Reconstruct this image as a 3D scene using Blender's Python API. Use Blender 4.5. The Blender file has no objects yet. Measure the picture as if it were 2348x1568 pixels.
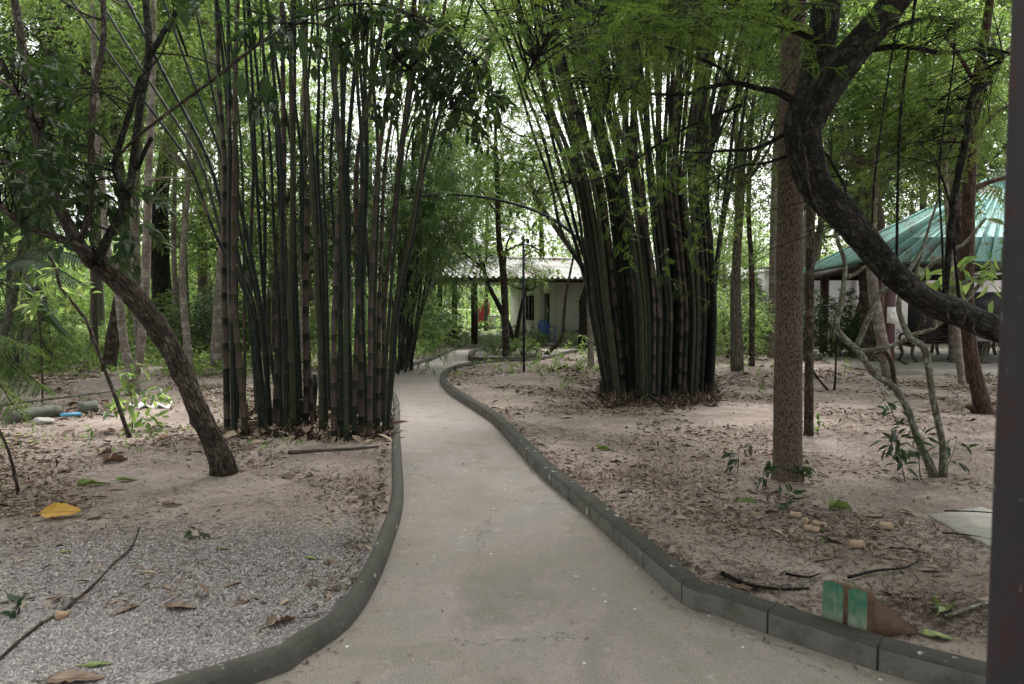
import bpy, math, random
import numpy as np
from mathutils import Vector
R = math.radians
rng = np.random.default_rng(7)
random.seed(7)
sc = bpy.context.scene
COL = sc.collection
# ---------------------------------------------------------------- camera
F = 1565.0; CX = 1173.5; CY = 784.0; H = 1.5
PITCH = math.atan(84 / F)
cd = bpy.data.cameras.new('camera'); cam = bpy.data.objects.new('camera', cd); COL.objects.link(cam)
cd.lens = 24.0; cd.sensor_width = 36.0; cd.clip_start = 0.05; cd.clip_end = 900
cam.location = (0, 0, H); cam.rotation_euler = (R(90) - PITCH, 0, 0)
cd.dof.use_dof = True; cd.dof.focus_distance = 11.0; cd.dof.aperture_fstop = 4.5
sc.camera = cam
# ---------------------------------------------------------------- sky and sun (bright overcast, seen from under trees)
SUN_EL, SUN_AZ = R(58), R(20)           # azimuth from +Y towards +X
w = bpy.data.worlds.new('World'); sc.world = w; w.use_nodes = True
nt = w.node_tree; nt.nodes.clear()
sky = nt.nodes.new('ShaderNodeTexSky'); sky.sky_type = 'NISHITA'; sky.sun_disc = False
sky.sun_elevation = SUN_EL; sky.sun_rotation = SUN_AZ
sky.air_density = 1.0; sky.dust_density = 6.0; sky.ozone_density = 1.0
hs = nt.nodes.new('ShaderNodeHueSaturation'); hs.inputs['Saturation'].default_value = 0.12
bg = nt.nodes.new('ShaderNodeBackground'); bg.inputs['Strength'].default_value = 0.15
ow = nt.nodes.new('ShaderNodeOutputWorld')
nt.links.new(sky.outputs[0], hs.inputs['Color']); nt.links.new(hs.outputs[0], bg.inputs[0]); nt.links.new(bg.outputs[0], ow.inputs[0])
sd_ = bpy.data.lights.new('sun', 'SUN'); sd_.energy = 1.3; sd_.angle = R(14); sd_.color = (1, .96, .92)
sun = bpy.data.objects.new('sun', sd_); COL.objects.link(sun)
dv = Vector((math.sin(SUN_AZ) * math.cos(SUN_EL), math.cos(SUN_AZ) * math.cos(SUN_EL), math.sin(SUN_EL)))
sun.rotation_euler = (-dv).to_track_quat('-Z', 'Y').to_euler()
sc.view_settings.view_transform = 'Standard'; sc.view_settings.look = 'None'
sc.view_settings.exposure = 1.7; sc.view_settings.gamma = 1.0
sc.render.engine = 'CYCLES'
sc.cycles.max_bounces = 8; sc.cycles.diffuse_bounces = 4; sc.cycles.glossy_bounces = 2; sc.cycles.transmission_bounces = 5
sc.cycles.use_denoising = True

# ---------------------------------------------------------------- picture <-> place
ct, st_ = math.cos(PITCH), math.sin(PITCH)
def P(x, y, Z):
    dx = (x - CX) / F; up = -(y - CY) / F
    r = np.array([dx, ct + up * st_, -st_ + up * ct])
    return np.array([0, 0, H]) + r * (Z / r[1])
def G(x, y, z=0.0):
    dx = (x - CX) / F; up = -(y - CY) / F
    r = np.array([dx, ct + up * st_, -st_ + up * ct])
    return np.array([0, 0, H]) + r * ((z - H) / r[2])

# ---------------------------------------------------------------- materials
def newmat(name):
    m = bpy.data.materials.new(name); m.use_nodes = True
    t = m.node_tree; t.nodes.clear()
    o = t.nodes.new('ShaderNodeOutputMaterial'); b = t.nodes.new('ShaderNodeBsdfPrincipled')
    t.links.new(b.outputs[0], o.inputs[0]); b.inputs['Roughness'].default_value = .85
    b.inputs['Specular IOR Level'].default_value = .25
    return m, t, b, o
def nd(t, k, **kw):
    n = t.nodes.new(k)
    for a, v in kw.items():
        if a.startswith('i_'):
            n.inputs[a[2:].replace('_', ' ')].default_value = v
        else: setattr(n, a, v)
    return n
def ramp(t, stops, src):
    n = t.nodes.new('ShaderNodeValToRGB'); e = n.color_ramp.elements
    while len(e) < len(stops): e.new(.5)
    for k, (p, c) in enumerate(stops):
        e[k].position = p; e[k].color = (*c, 1) if len(c) == 3 else c
    t.links.new(src, n.inputs[0]); return n
def coord(t, kind, scale=(1, 1, 1)):
    if kind == 'tc':
        a = nd(t, 'ShaderNodeAttribute', attribute_name='tc'); s = a.outputs['Vector']
    else:
        a = nd(t, 'ShaderNodeTexCoord'); s = a.outputs['Object']
    mp = nd(t, 'ShaderNodeMapping'); mp.inputs['Scale'].default_value = scale
    t.links.new(s, mp.inputs[0]); return mp.outputs[0]
def noise(t, vec, scale, detail=4, rough=.6, dist=0):
    n = nd(t, 'ShaderNodeTexNoise'); n.inputs['Scale'].default_value = scale; n.inputs['Detail'].default_value = detail
    n.inputs['Roughness'].default_value = rough; n.inputs['Distortion'].default_value = dist
    t.links.new(vec, n.inputs['Vector']); return n
def mixc(t, fac, a, b, mode='MIX'):
    n = nd(t, 'ShaderNodeMix', data_type='RGBA', blend_type=mode)
    for s, v in ((0, fac), (6, a), (7, b)):
        if isinstance(v, bpy.types.NodeSocket): t.links.new(v, n.inputs[s])
        elif s == 0: n.inputs[0].default_value = v
        else: n.inputs[s].default_value = (*v, 1)
    return n.outputs[2]
def mth(t, op, a, b=None, c=None):
    n = nd(t, 'ShaderNodeMath', operation=op)
    for k, v in enumerate((a, b, c)):
        if v is None: continue
        if isinstance(v, bpy.types.NodeSocket): t.links.new(v, n.inputs[k])
        else: n.inputs[k].default_value = v
    return n.outputs[0]
def bump(t, b, h, strength=.5, dist=.01):
    n = nd(t, 'ShaderNodeBump'); n.inputs['Strength'].default_value = strength; n.inputs['Distance'].default_value = dist
    t.links.new(h, n.inputs['Height']); t.links.new(n.outputs[0], b.inputs['Normal'])

def bark(name, c1, c2, c3=None, sc_=(14, 14, 4), s2=3.0, lich=None, bs=.7, bd=.015, rings=0):
    m, t, b, o = newmat(name)
    v = coord(t, 'tc', sc_)
    n1 = noise(t, v, 2.2, 6, .65, .6)
    col = ramp(t, [(.38, c1), (.62, c2)], n1.outputs[0]).outputs[0]
    v2 = coord(t, 'tc')
    n2 = noise(t, v2, s2, 5, .6)
    if c3: col = mixc(t, ramp(t, [(.5, (0, 0, 0)), (.62, (1, 1, 1))], n2.outputs[0]).outputs[0], col, c3)
    if lich:
        n3 = noise(t, coord(t, 'tc', (1, 1, .7)), 16, 5, .7)
        col = mixc(t, ramp(t, [(.5, (0, 0, 0)), (.56, (1, 1, 1))], n3.outputs[0]).outputs[0], col, lich)
    if rings:
        sx = nd(t, 'ShaderNodeSeparateXYZ'); t.links.new(v2, sx.inputs[0])
        zz = mth(t, 'ADD', sx.outputs[2], mth(t, 'MULTIPLY', n2.outputs[0], .1))
        fr = mth(t, 'FRACT', mth(t, 'DIVIDE', zz, rings))
        col = mixc(t, mth(t, 'MULTIPLY', mth(t, 'LESS_THAN', fr, .18), .45), col, c1)
    nv = nd(t, 'ShaderNodeVectorMath', operation='ADD'); t.links.new(coord(t, 'tc', (sc_[0] * 1.8, sc_[1] * 1.8, sc_[2] * 1.6)), nv.inputs[0])
    nsx = nd(t, 'ShaderNodeVectorMath', operation='SCALE'); t.links.new(n2.outputs['Color'], nsx.inputs[0]); nsx.inputs['Scale'].default_value = 2.0; t.links.new(nsx.outputs[0], nv.inputs[1])
    vk = nd(t, 'ShaderNodeTexVoronoi', feature='DISTANCE_TO_EDGE'); t.links.new(nv.outputs[0], vk.inputs['Vector']); vk.inputs['Scale'].default_value = 1.0
    ckf = ramp(t, [(.0, (1, 1, 1)), (.16, (0, 0, 0))], vk.outputs['Distance']).outputs[0]
    if not rings: col = mixc(t, mth(t, 'MULTIPLY', ckf, .65), col, tuple(x * .5 for x in c1))
    t.links.new(col, b.inputs['Base Color'])
    hh = mth(t, 'ADD', n1.outputs[0], mth(t, 'MULTIPLY', n2.outputs[0], .6))
    if not rings: hh = mth(t, 'SUBTRACT', hh, mth(t, 'MULTIPLY', ckf, .7))
    bump(t, b, hh, bs, bd)
    return m
def flat(name, c, rough=.7, var=.15, scale=6, spec=.3, metal=0):
    m, t, b, o = newmat(name)
    n = noise(t, coord(t, 'obj'), scale, 5, .65)
    d = tuple(x * (1 - var) for x in c); l = tuple(min(1, x * (1 + var)) for x in c)
    t.links.new(ramp(t, [(.3, d), (.7, l)], n.outputs[0]).outputs[0], b.inputs['Base Color'])
    b.inputs['Roughness'].default_value = rough; b.inputs['Specular IOR Level'].default_value = spec
    b.inputs['Metallic'].default_value = metal
    bump(t, b, n.outputs[0], .25, .004)
    return m
def leafmat(name, stops, tstops, tr=.45, rough=.45, spec=.35):
    m, t, b, o = newmat(name)
    a = nd(t, 'ShaderNodeAttribute', attribute_name='rnd')
    c = ramp(t, stops, a.outputs['Fac']); c2 = ramp(t, tstops, a.outputs['Fac'])
    t.links.new(c.outputs[0], b.inputs['Base Color']); b.inputs['Roughness'].default_value = rough
    b.inputs['Specular IOR Level'].default_value = spec
    ts = nd(t, 'ShaderNodeBsdfTranslucent'); t.links.new(c2.outputs[0], ts.inputs[0])
    mx = nd(t, 'ShaderNodeMixShader'); mx.inputs[0].default_value = tr
    t.links.new(b.outputs[0], mx.inputs[1]); t.links.new(ts.outputs[0], mx.inputs[2]); t.links.new(mx.outputs[0], o.inputs[0])
    return m
M = {}
M['leaf_dark'] = leafmat('leaf_dark', [(0, (.012, .026, .012)), (.7, (.026, .048, .02)), (1, (.06, .09, .028))],
                         [(0, (.03, .07, .015)), (.8, (.07, .14, .025)), (1, (.2, .28, .04))], .26, .55, .3)
M['leaf_mid'] = leafmat('leaf_mid', [(0, (0.013, 0.027, 0.011)), (.3, (0.036, 0.065, 0.027)), (.7, (0.075, 0.125, 0.046)), (.93, (0.080, 0.125, 0.046)), (1, (0.176, 0.173, 0.051))],
                        [(0, (0.044, 0.096, 0.021)), (.45, (0.212, 0.346, 0.072)), (1, (0.441, 0.538, 0.154))], .5, .4, .5)
M['leaf_bright'] = leafmat('leaf_bright', [(0, (0.018, 0.040, 0.015)), (.6, (0.084, 0.144, 0.046)), (1, (0.141, 0.182, 0.061))],
                           [(0, (0.080, 0.163, 0.030)), (.5, (0.291, 0.442, 0.102)), (1, (0.529, 0.653, 0.205))], .52, .4, .5)
M['leaf_fine'] = leafmat('leaf_fine', [(0, (0.018, 0.040, 0.016)), (.7, (0.036, 0.069, 0.021)), (1, (0.080, 0.106, 0.030))],
                         [(0, (0.070, 0.144, 0.021)), (.6, (0.194, 0.307, 0.046)), (1, (0.371, 0.461, 0.082))], .5)
M['leaf_bamboo'] = leafmat('leaf_bamboo', [(0, (0.030, 0.058, 0.030)), (.6, (0.058, 0.106, 0.046)), (1, (0.132, 0.182, 0.072))],
                           [(0, (0.097, 0.182, 0.041)), (.6, (0.212, 0.346, 0.082)), (1, (0.397, 0.480, 0.143))], .45)
M['leaf_dry'] = leafmat('leaf_dry', [(0, (.05, .034, .027)), (.3, (.13, .088, .066)), (.65, (.27, .2, .155)), (.92, (.36, .28, .2)), (.935, (.09, .14, .04)), (1, (.3, .3, .07))],
                        [(0, (.03, .02, .01)), (1, (.12, .08, .04))], .08, .75, .2)
M['twig'] = leafmat('twig', [(0, (.02, .014, .011)), (.6, (.06, .042, .032)), (1, (.2, .15, .11))], [(0, (0, 0, 0)), (1, (0, 0, 0))], 0.0, .9, .1)
M['stone'] = leafmat('stone', [(0, (.1, .087, .082)), (.5, (.185, .168, .164)), (.9, (.3, .275, .272)), (1, (.42, .385, .375))], [(0, (0, 0, 0)), (1, (0, 0, 0))], 0.0, .8, .3)
M['bark_brown'] = bark('bark_brown', (.028, .02, .016), (.12, .09, .068), (.19, .155, .125), (22, 22, 6), 6, None, 1.0, .03)
M['bark_dark'] = bark('bark_dark', (.006, .0045, .004), (.022, .017, .014), (.055, .044, .036), (14, 14, 9), 7, (.05, .052, .038), 1.0, .035)
M['bark_red'] = bark('bark_red', (.03, .018, .012), (.1, .062, .043), None, (16, 16, 4), 4)
M['bark_pale'] = bark('bark_pale', (.11, .09, .075), (.24, .205, .17), (.32, .29, .26), (10, 10, 10), 5, None, .4, .008, .16)
M['bark_grey'] = bark('bark_grey', (.05, .042, .036), (.17, .145, .12), (.1, .11, .075), (12, 12, 4), 4)
M['bark_lichen'] = bark('bark_lichen', (.075, .07, .05), (.17, .155, .11), None, (14, 14, 7), 5, (.25, .27, .22), .5, .01)
# tall straight trunk: thin pale wavy ridges on grey-brown bark
m, t, b, o = newmat('bark_ridged')
v = coord(t, 'tc', (60, 60, 20)); n0 = noise(t, coord(t, 'tc', (9, 9, 5)), 2, 3)
vv = nd(t, 'ShaderNodeVectorMath', operation='ADD'); t.links.new(v, vv.inputs[0])
sv = nd(t, 'ShaderNodeVectorMath', operation='SCALE'); t.links.new(n0.outputs['Color'], sv.inputs[0]); sv.inputs['Scale'].default_value = 2.2
t.links.new(sv.outputs[0], vv.inputs[1])
vo = nd(t, 'ShaderNodeTexVoronoi', feature='DISTANCE_TO_EDGE'); vo.inputs['Scale'].default_value = 1; t.links.new(vv.outputs[0], vo.inputs['Vector'])
c = ramp(t, [(0, (.15, .115, .085)), (.1, (.09, .066, .048)), (.3, (.034, .025, .019))], vo.outputs['Distance'])
n2 = noise(t, coord(t, 'tc', (1, 1, 1.6)), 3, 4)
col = mixc(t, ramp(t, [(.58, (0, 0, 0)), (.72, (.75, .75, .75))], n2.outputs[0]).outputs[0], c.outputs[0], (.03, .022, .02))
t.links.new(col, b.inputs['Base Color']); bump(t, b, mth(t, 'SUBTRACT', 1, vo.outputs['Distance']), .8, .01)
M['bark_ridged'] = m
# bamboo: internodes, pale node rings, some internodes sheathed in brown
m, t, b, o = newmat('bamboo_culm')
a = nd(t, 'ShaderNodeAttribute', attribute_name='tc'); sx = nd(t, 'ShaderNodeSeparateXYZ'); t.links.new(a.outputs['Vector'], sx.inputs[0])
oi = nd(t, 'ShaderNodeObjectInfo')
seg = mth(t, 'DIVIDE', sx.outputs[2], .27); fr = mth(t, 'FRACT', seg); fl = mth(t, 'FLOOR', seg)
wn = nd(t, 'ShaderNodeTexWhiteNoise', noise_dimensions='1D'); t.links.new(mth(t, 'ADD', fl, mth(t, 'MULTIPLY', oi.outputs['Random'], 977)), wn.inputs['W'])
ns = noise(t, coord(t, 'tc', (34, 34, 5)), 1.6, 6, .75)
green = ramp(t, [(0, (.006, .009, .007)), (.5, (.012, .019, .013)), (.85, (.03, .038, .023)), (1, (.06, .05, .022))], oi.outputs['Random'])
gr2 = mixc(t, ramp(t, [(.45, (0, 0, 0)), (.75, (.7, .7, .7))], ns.outputs[0]).outputs[0], green.outputs[0], (.045, .05, .04))
brown = mixc(t, ramp(t, [(.3, (0, 0, 0)), (.75, (1, 1, 1))], ns.outputs[0]).outputs[0], (.022, .015, .012), (.118, .088, .07))
atb = nd(t, 'ShaderNodeAttribute', attribute_name='rnd')
isb = mth(t, 'LESS_THAN', wn.outputs['Value'], atb.outputs['Fac'])
fade = mth(t, 'LESS_THAN', mth(t, 'ADD', fr, mth(t, 'MULTIPLY', ns.outputs[0], 1.1)), 1.25)
col = mixc(t, mth(t, 'MULTIPLY', isb, fade), gr2, brown)
ringf = mth(t, 'LESS_THAN', fr, .05)
col = mixc(t, mth(t, 'MULTIPLY', mth(t, 'MULTIPLY', ringf, ns.outputs[0]), .3), col, (.13, .125, .1))
ring2 = mth(t, 'GREATER_THAN', fr, .965); col = mixc(t, mth(t, 'MULTIPLY', ring2, .5), col, (.012, .012, .01))
t.links.new(col, b.inputs['Base Color']); b.inputs['Roughness'].default_value = .6; b.inputs['Specular IOR Level'].default_value = .2
M['culm'] = m
# soil / gravel ground
m, t, b, o = newmat('ground_soil')
v = coord(t, 'obj'); n1 = noise(t, v, 1.1, 6, .6); n2 = noise(t, v, 9, 8, .75); n3 = noise(t, v, 60, 4, .7)
soil = ramp(t, [(.33, (.145, .115, .098)), (.46, (.215, .174, .152)), (.58, (.295, .243, .216)), (.7, (.36, .305, .277))], n1.outputs[0]).outputs[0]
soil = mixc(t, ramp(t, [(.5, (0, 0, 0)), (.66, (.8, .8, .8))], n2.outputs[0]).outputs[0], soil, (.1, .072, .058))
soil = mixc(t, mth(t, 'MULTIPLY', n3.outputs[0], .35), soil, (.4, .33, .28))
vor = nd(t, 'ShaderNodeTexVoronoi'); vor.inputs['Scale'].default_value = 90; t.links.new(v, vor.inputs['Vector'])
gcol = ramp(t, [(.0, (.12, .105, .1)), (.5, (.26, .24, .235)), (1, (.42, .4, .39))], vor.outputs['Color']).outputs[0]
att = nd(t, 'ShaderNodeAttribute', attribute_name='rnd')
gf = mth(t, 'ADD', att.outputs['Fac'], mth(t, 'MULTIPLY', mth(t, 'SUBTRACT', n2.outputs[0], .5), .9))
soil = mixc(t, ramp(t, [(.2, (0, 0, 0)), (.85, (1, 1, 1))], gf).outputs[0], soil, gcol)
sep = nd(t, 'ShaderNodeSeparateXYZ'); t.links.new(v, sep.inputs[0])
n4 = noise(t, v, 2.5, 5, .7)
gfar = mth(t, 'ADD', sep.outputs[1], mth(t, 'MULTIPLY', n4.outputs[0], 10))
soil = mixc(t, ramp(t, [(0, (0, 0, 0)), (1, (1, 1, 1))], mth(t, 'MULTIPLY', mth(t, 'SUBTRACT', gfar, 26), .12)).outputs[0], soil, (.17, .22, .09))
t.links.new(soil, b.inputs['Base Color']); b.inputs['Roughness'].default_value = .95
bump(t, b, mth(t, 'ADD', mth(t, 'MULTIPLY', n2.outputs[0], 1.0), mth(t, 'MULTIPLY', n3.outputs[0], .5)), .8, .03)
M['ground'] = m
# worn concrete path
m, t, b, o = newmat('path_concrete')
v = coord(t, 'obj'); n1 = noise(t, v, 1.6, 8, .68, .5); n2 = noise(t, v, 7, 7, .7); n3 = noise(t, v, 160, 3, .6)
c = ramp(t, [(.33, (.12, .098, .074)), (.43, (.195, .158, .144)), (.51, (.3, .236, .222)), (.59, (.212, .196, .192)), (.7, (.31, .292, .288))], n1.outputs[0]).outputs[0]
n0_ = noise(t, v, .55, 4, .6); c = mixc(t, ramp(t, [(.42, (.7, .7, .7)), (.58, (0, 0, 0))], n0_.outputs[0]).outputs[0], c, (.165, .135, .105))
c = mixc(t, ramp(t, [(.35, (.75, .75, .75)), (.5, (0, 0, 0))], n2.outputs[0]).outputs[0], c, (.19, .165, .14))
c = mixc(t, ramp(t, [(.6, (0, 0, 0)), (.72, (.8, .8, .8))], n2.outputs[0]).outputs[0], c, (.44, .42, .39))
c = mixc(t, .4, c, ramp(t, [(.36, (.1, .09, .08)), (.64, (.46, .43, .4))], n3.outputs[0]).outputs[0])
nw = noise(t, v, 3, 5, .7); vv2 = nd(t, 'ShaderNodeVectorMath', operation='ADD'); t.links.new(v, vv2.inputs[0])
sw = nd(t, 'ShaderNodeVectorMath', operation='SCALE'); t.links.new(nw.outputs['Color'], sw.inputs[0]); sw.inputs['Scale'].default_value = .5; t.links.new(sw.outputs[0], vv2.inputs[1])
vc = nd(t, 'ShaderNodeTexVoronoi', feature='DISTANCE_TO_EDGE'); vc.inputs['Scale'].default_value = .55; t.links.new(vv2.outputs[0], vc.inputs['Vector'])
ck = mth(t, 'MULTIPLY', mth(t, 'LESS_THAN', vc.outputs['Distance'], .0022), mth(t, 'GREATER_THAN', n1.outputs[0], .5))
c = mixc(t, mth(t, 'MULTIPLY', ck, .7), c, (.07, .06, .05))
n6 = noise(t, v, 38, 5, .8); c = mixc(t, ramp(t, [(.5, (0, 0, 0)), (.72, (.6, .6, .6))], n6.outputs[0]).outputs[0], c, (.13, .115, .1))
vs_ = nd(t, 'ShaderNodeTexVoronoi'); vs_.inputs['Scale'].default_value = 7; t.links.new(v, vs_.inputs['Vector'])
c = mixc(t, mth(t, 'LESS_THAN', vs_.outputs['Distance'], .055), c, (.6, .59, .56))
t.links.new(c, b.inputs['Base Color']); b.inputs['Roughness'].default_value = .8
bump(t, b, mth(t, 'ADD', n2.outputs[0], mth(t, 'MULTIPLY', n3.outputs[0], .5)), .45, .01)
M['path'] = m
def kerbmat(name, dark, light, joint):
    m, t, b, o = newmat(name)
    a = nd(t, 'ShaderNodeAttribute', attribute_name='tc'); sx = nd(t, 'ShaderNodeSeparateXYZ'); t.links.new(a.outputs['Vector'], sx.inputs[0])
    v = coord(t, 'obj'); n1 = noise(t, v, 5, 7, .7); n2 = noise(t, v, 26, 6, .75)
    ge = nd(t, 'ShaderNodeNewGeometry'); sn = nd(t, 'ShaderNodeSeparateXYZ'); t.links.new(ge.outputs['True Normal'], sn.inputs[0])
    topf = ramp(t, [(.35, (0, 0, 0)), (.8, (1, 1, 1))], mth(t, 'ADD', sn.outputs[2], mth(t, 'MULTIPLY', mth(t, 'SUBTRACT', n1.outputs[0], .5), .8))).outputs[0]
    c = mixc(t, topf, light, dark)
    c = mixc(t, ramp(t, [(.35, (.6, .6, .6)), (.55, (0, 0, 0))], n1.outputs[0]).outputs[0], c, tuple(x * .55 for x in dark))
    c = mixc(t, ramp(t, [(.62, (0, 0, 0)), (.7, (.8, .8, .8))], n2.outputs[0]).outputs[0], c, (.3, .3, .26))
    n5 = noise(t, v, 2.2, 6, .7); c = mixc(t, ramp(t, [(.52, (0, 0, 0)), (.7, (.55, .55, .55))], n5.outputs[0]).outputs[0], c, (.05, .058, .032))
    n7 = noise(t, v, 90, 4, .7); c = mixc(t, mth(t, 'MULTIPLY', n7.outputs[0], .4), c, (.03, .028, .024)); c = mixc(t, ramp(t, [(.68, (0, 0, 0)), (.72, (1, 1, 1))], noise(t, v, 14, 3, .5).outputs[0]).outputs[0], c, (.34, .34, .3))
    if joint:
        fr = mth(t, 'FRACT', mth(t, 'DIVIDE', sx.outputs[2], joint))
        c = mixc(t, mth(t, 'LESS_THAN', fr, .022), c, (.02, .018, .016))
    t.links.new(c, b.inputs['Base Color']); bump(t, b, mth(t, 'ADD', n1.outputs[0], n2.outputs[0]), .7, .012)
    return m
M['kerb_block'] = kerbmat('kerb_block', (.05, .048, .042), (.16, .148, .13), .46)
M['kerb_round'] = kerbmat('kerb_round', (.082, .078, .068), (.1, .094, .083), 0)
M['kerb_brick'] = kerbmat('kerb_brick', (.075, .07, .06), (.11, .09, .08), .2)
M['concrete'] = flat('concrete', (.33, .31, .28), .85, .25)
M['wall_white'] = flat('wall_white', (.84, .79, .79), .8, .06, 1.2)
M['wood_dark'] = flat('wood_dark', (.03, .02, .016), .75, .4)
M['black_paint'] = flat('black_paint', (.012, .015, .025), .5, .3)
M['black_door'] = flat('black_door', (.018, .018, .022), .5, .2)
M['blue_plastic'] = flat('blue_plastic', (.02, .1, .42), .35, .1, spec=.5)
M['navy_plastic'] = flat('navy_plastic', (.012, .02, .045), .4, .1, spec=.5)
M['white_metal'] = flat('white_metal', (.5, .5, .5), .4, .1)
M['grey_metal'] = flat('grey_metal', (.33, .33, .32), .45, .2)
M['paper'] = flat('paper', (.75, .74, .72), .9, .04)
M['red_cloth'] = flat('red_cloth', (.5, .06, .09), .9, .3)
M['blue_cloth'] = flat('blue_cloth', (.06, .09, .4), .9, .3)
M['white_cloth'] = flat('white_cloth', (.7, .68, .66), .9, .1)
M['maroon'] = flat('maroon', (.1, .045, .05), .6, .3)
M['pith'] = flat('pith', (.33, .245, .165), .85, .35, 40)
M['pipe_green'] = flat('pipe_green', (.12, .125, .1), .8, .35, 12)
M['pipe_blue'] = flat('pipe_blue', (.1, .33, .5), .45, .15)
M['yellow_leaf'] = leafmat('yellow_leaf', [(0, (.42, .22, .03)), (1, (.55, .32, .05))], [(0, (.5, .3, .02)), (1, (.5, .3, .02))], .25)
M['brown_leaf'] = leafmat('brown_leaf', [(0, (.09, .06, .042)), (1, (.24, .165, .115))], [(0, (.1, .05, .02)), (1, (.1, .05, .02))], .1)
M['green_leaf'] = leafmat('green_leaf', [(0, (.1, .13, .04)), (1, (.25, .32, .1))], [(0, (.1, .2, .03)), (1, (.1, .2, .03))], .15)
M['tree_seed'] = flat('tree_seed', (.3, .2, .13), .9, .2)
def roofmat(name, base, litter, amt):
    m, t, b, o = newmat(name)
    v = coord(t, 'obj'); n1 = noise(t, v, 1.4, 6, .7); n2 = noise(t, v, 16, 6, .8)
    c = mixc(t, n2.outputs[0], tuple(x * .75 for x in base), tuple(min(1, x * 1.15) for x in base))
    lf = mth(t, 'ADD', n1.outputs[0], mth(t, 'MULTIPLY', mth(t, 'SUBTRACT', n2.outputs[0], .5), 1.1))
    lc = ramp(t, [(.3, (.07, .048, .036)), (.7, (.28, .2, .16))], n2.outputs[0]).outputs[0]
    c = mixc(t, ramp(t, [(amt, (0, 0, 0)), (amt + .05, (1, 1, 1))], lf).outputs[0], c, lc)
    t.links.new(c, b.inputs['Base Color']); b.inputs['Roughness'].default_value = .75
    bump(t, b, n2.outputs[0], .4, .02); return m
M['roof_grey'] = roofmat('roof_grey', (.42, .44, .42), 1, .53)
M['roof_teal'] = roofmat('roof_teal', (.24, .47, .43), 1, .55)
# rusty painted post close to the lens
m, t, b, o = newmat('post_paint')
v = coord(t, 'obj', (1, 1, .6)); n1 = noise(t, v, 13, 6, .75); n2 = noise(t, v, 40, 4, .7)
c = ramp(t, [(.38, (.026, .026, .033)), (.52, (.035, .029, .033)), (.66, (.05, .02, .022))], n1.outputs[0]).outputs[0]
c = mixc(t, ramp(t, [(.66, (0, 0, 0)), (.7, (1, 1, 1))], n2.outputs[0]).outputs[0], c, (.22, .22, .2))
t.links.new(c, b.inputs['Base Color']); b.inputs['Roughness'].default_value = .6; bump(t, b, n1.outputs[0], .5, .004)
M['post'] = m
# green-painted block
m, t, b, o = newmat('green_paint')
v = coord(t, 'obj'); n1 = noise(t, coord(t, 'obj', (1, 1, .25)), 45, 6, .8); n2 = noise(t, v, 9, 4, .6)
sx = nd(t, 'ShaderNodeSeparateXYZ'); t.links.new(v, sx.inputs[0])
wear = mth(t, 'ADD', mth(t, 'MULTIPLY', n1.outputs[0], .7), mth(t, 'ADD', mth(t, 'MULTIPLY', n2.outputs[0], .5), mth(t, 'MULTIPLY', sx.outputs[2], -1.6)))
c = mixc(t, ramp(t, [(.22, (0, 0, 0)), (.52, (1, 1, 1))], wear).outputs[0], (.04, .15, .09), (.26, .29, .22))
t.links.new(c, b.inputs['Base Color']); b.inputs['Roughness'].default_value = .55
M['green_paint'] = m
M['rust'] = flat('rust', (.1, .06, .038), .8, .45, 14)
M['ridge_cap'] = flat('ridge_cap', (.55, .6, .58), .5, .1)

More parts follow.
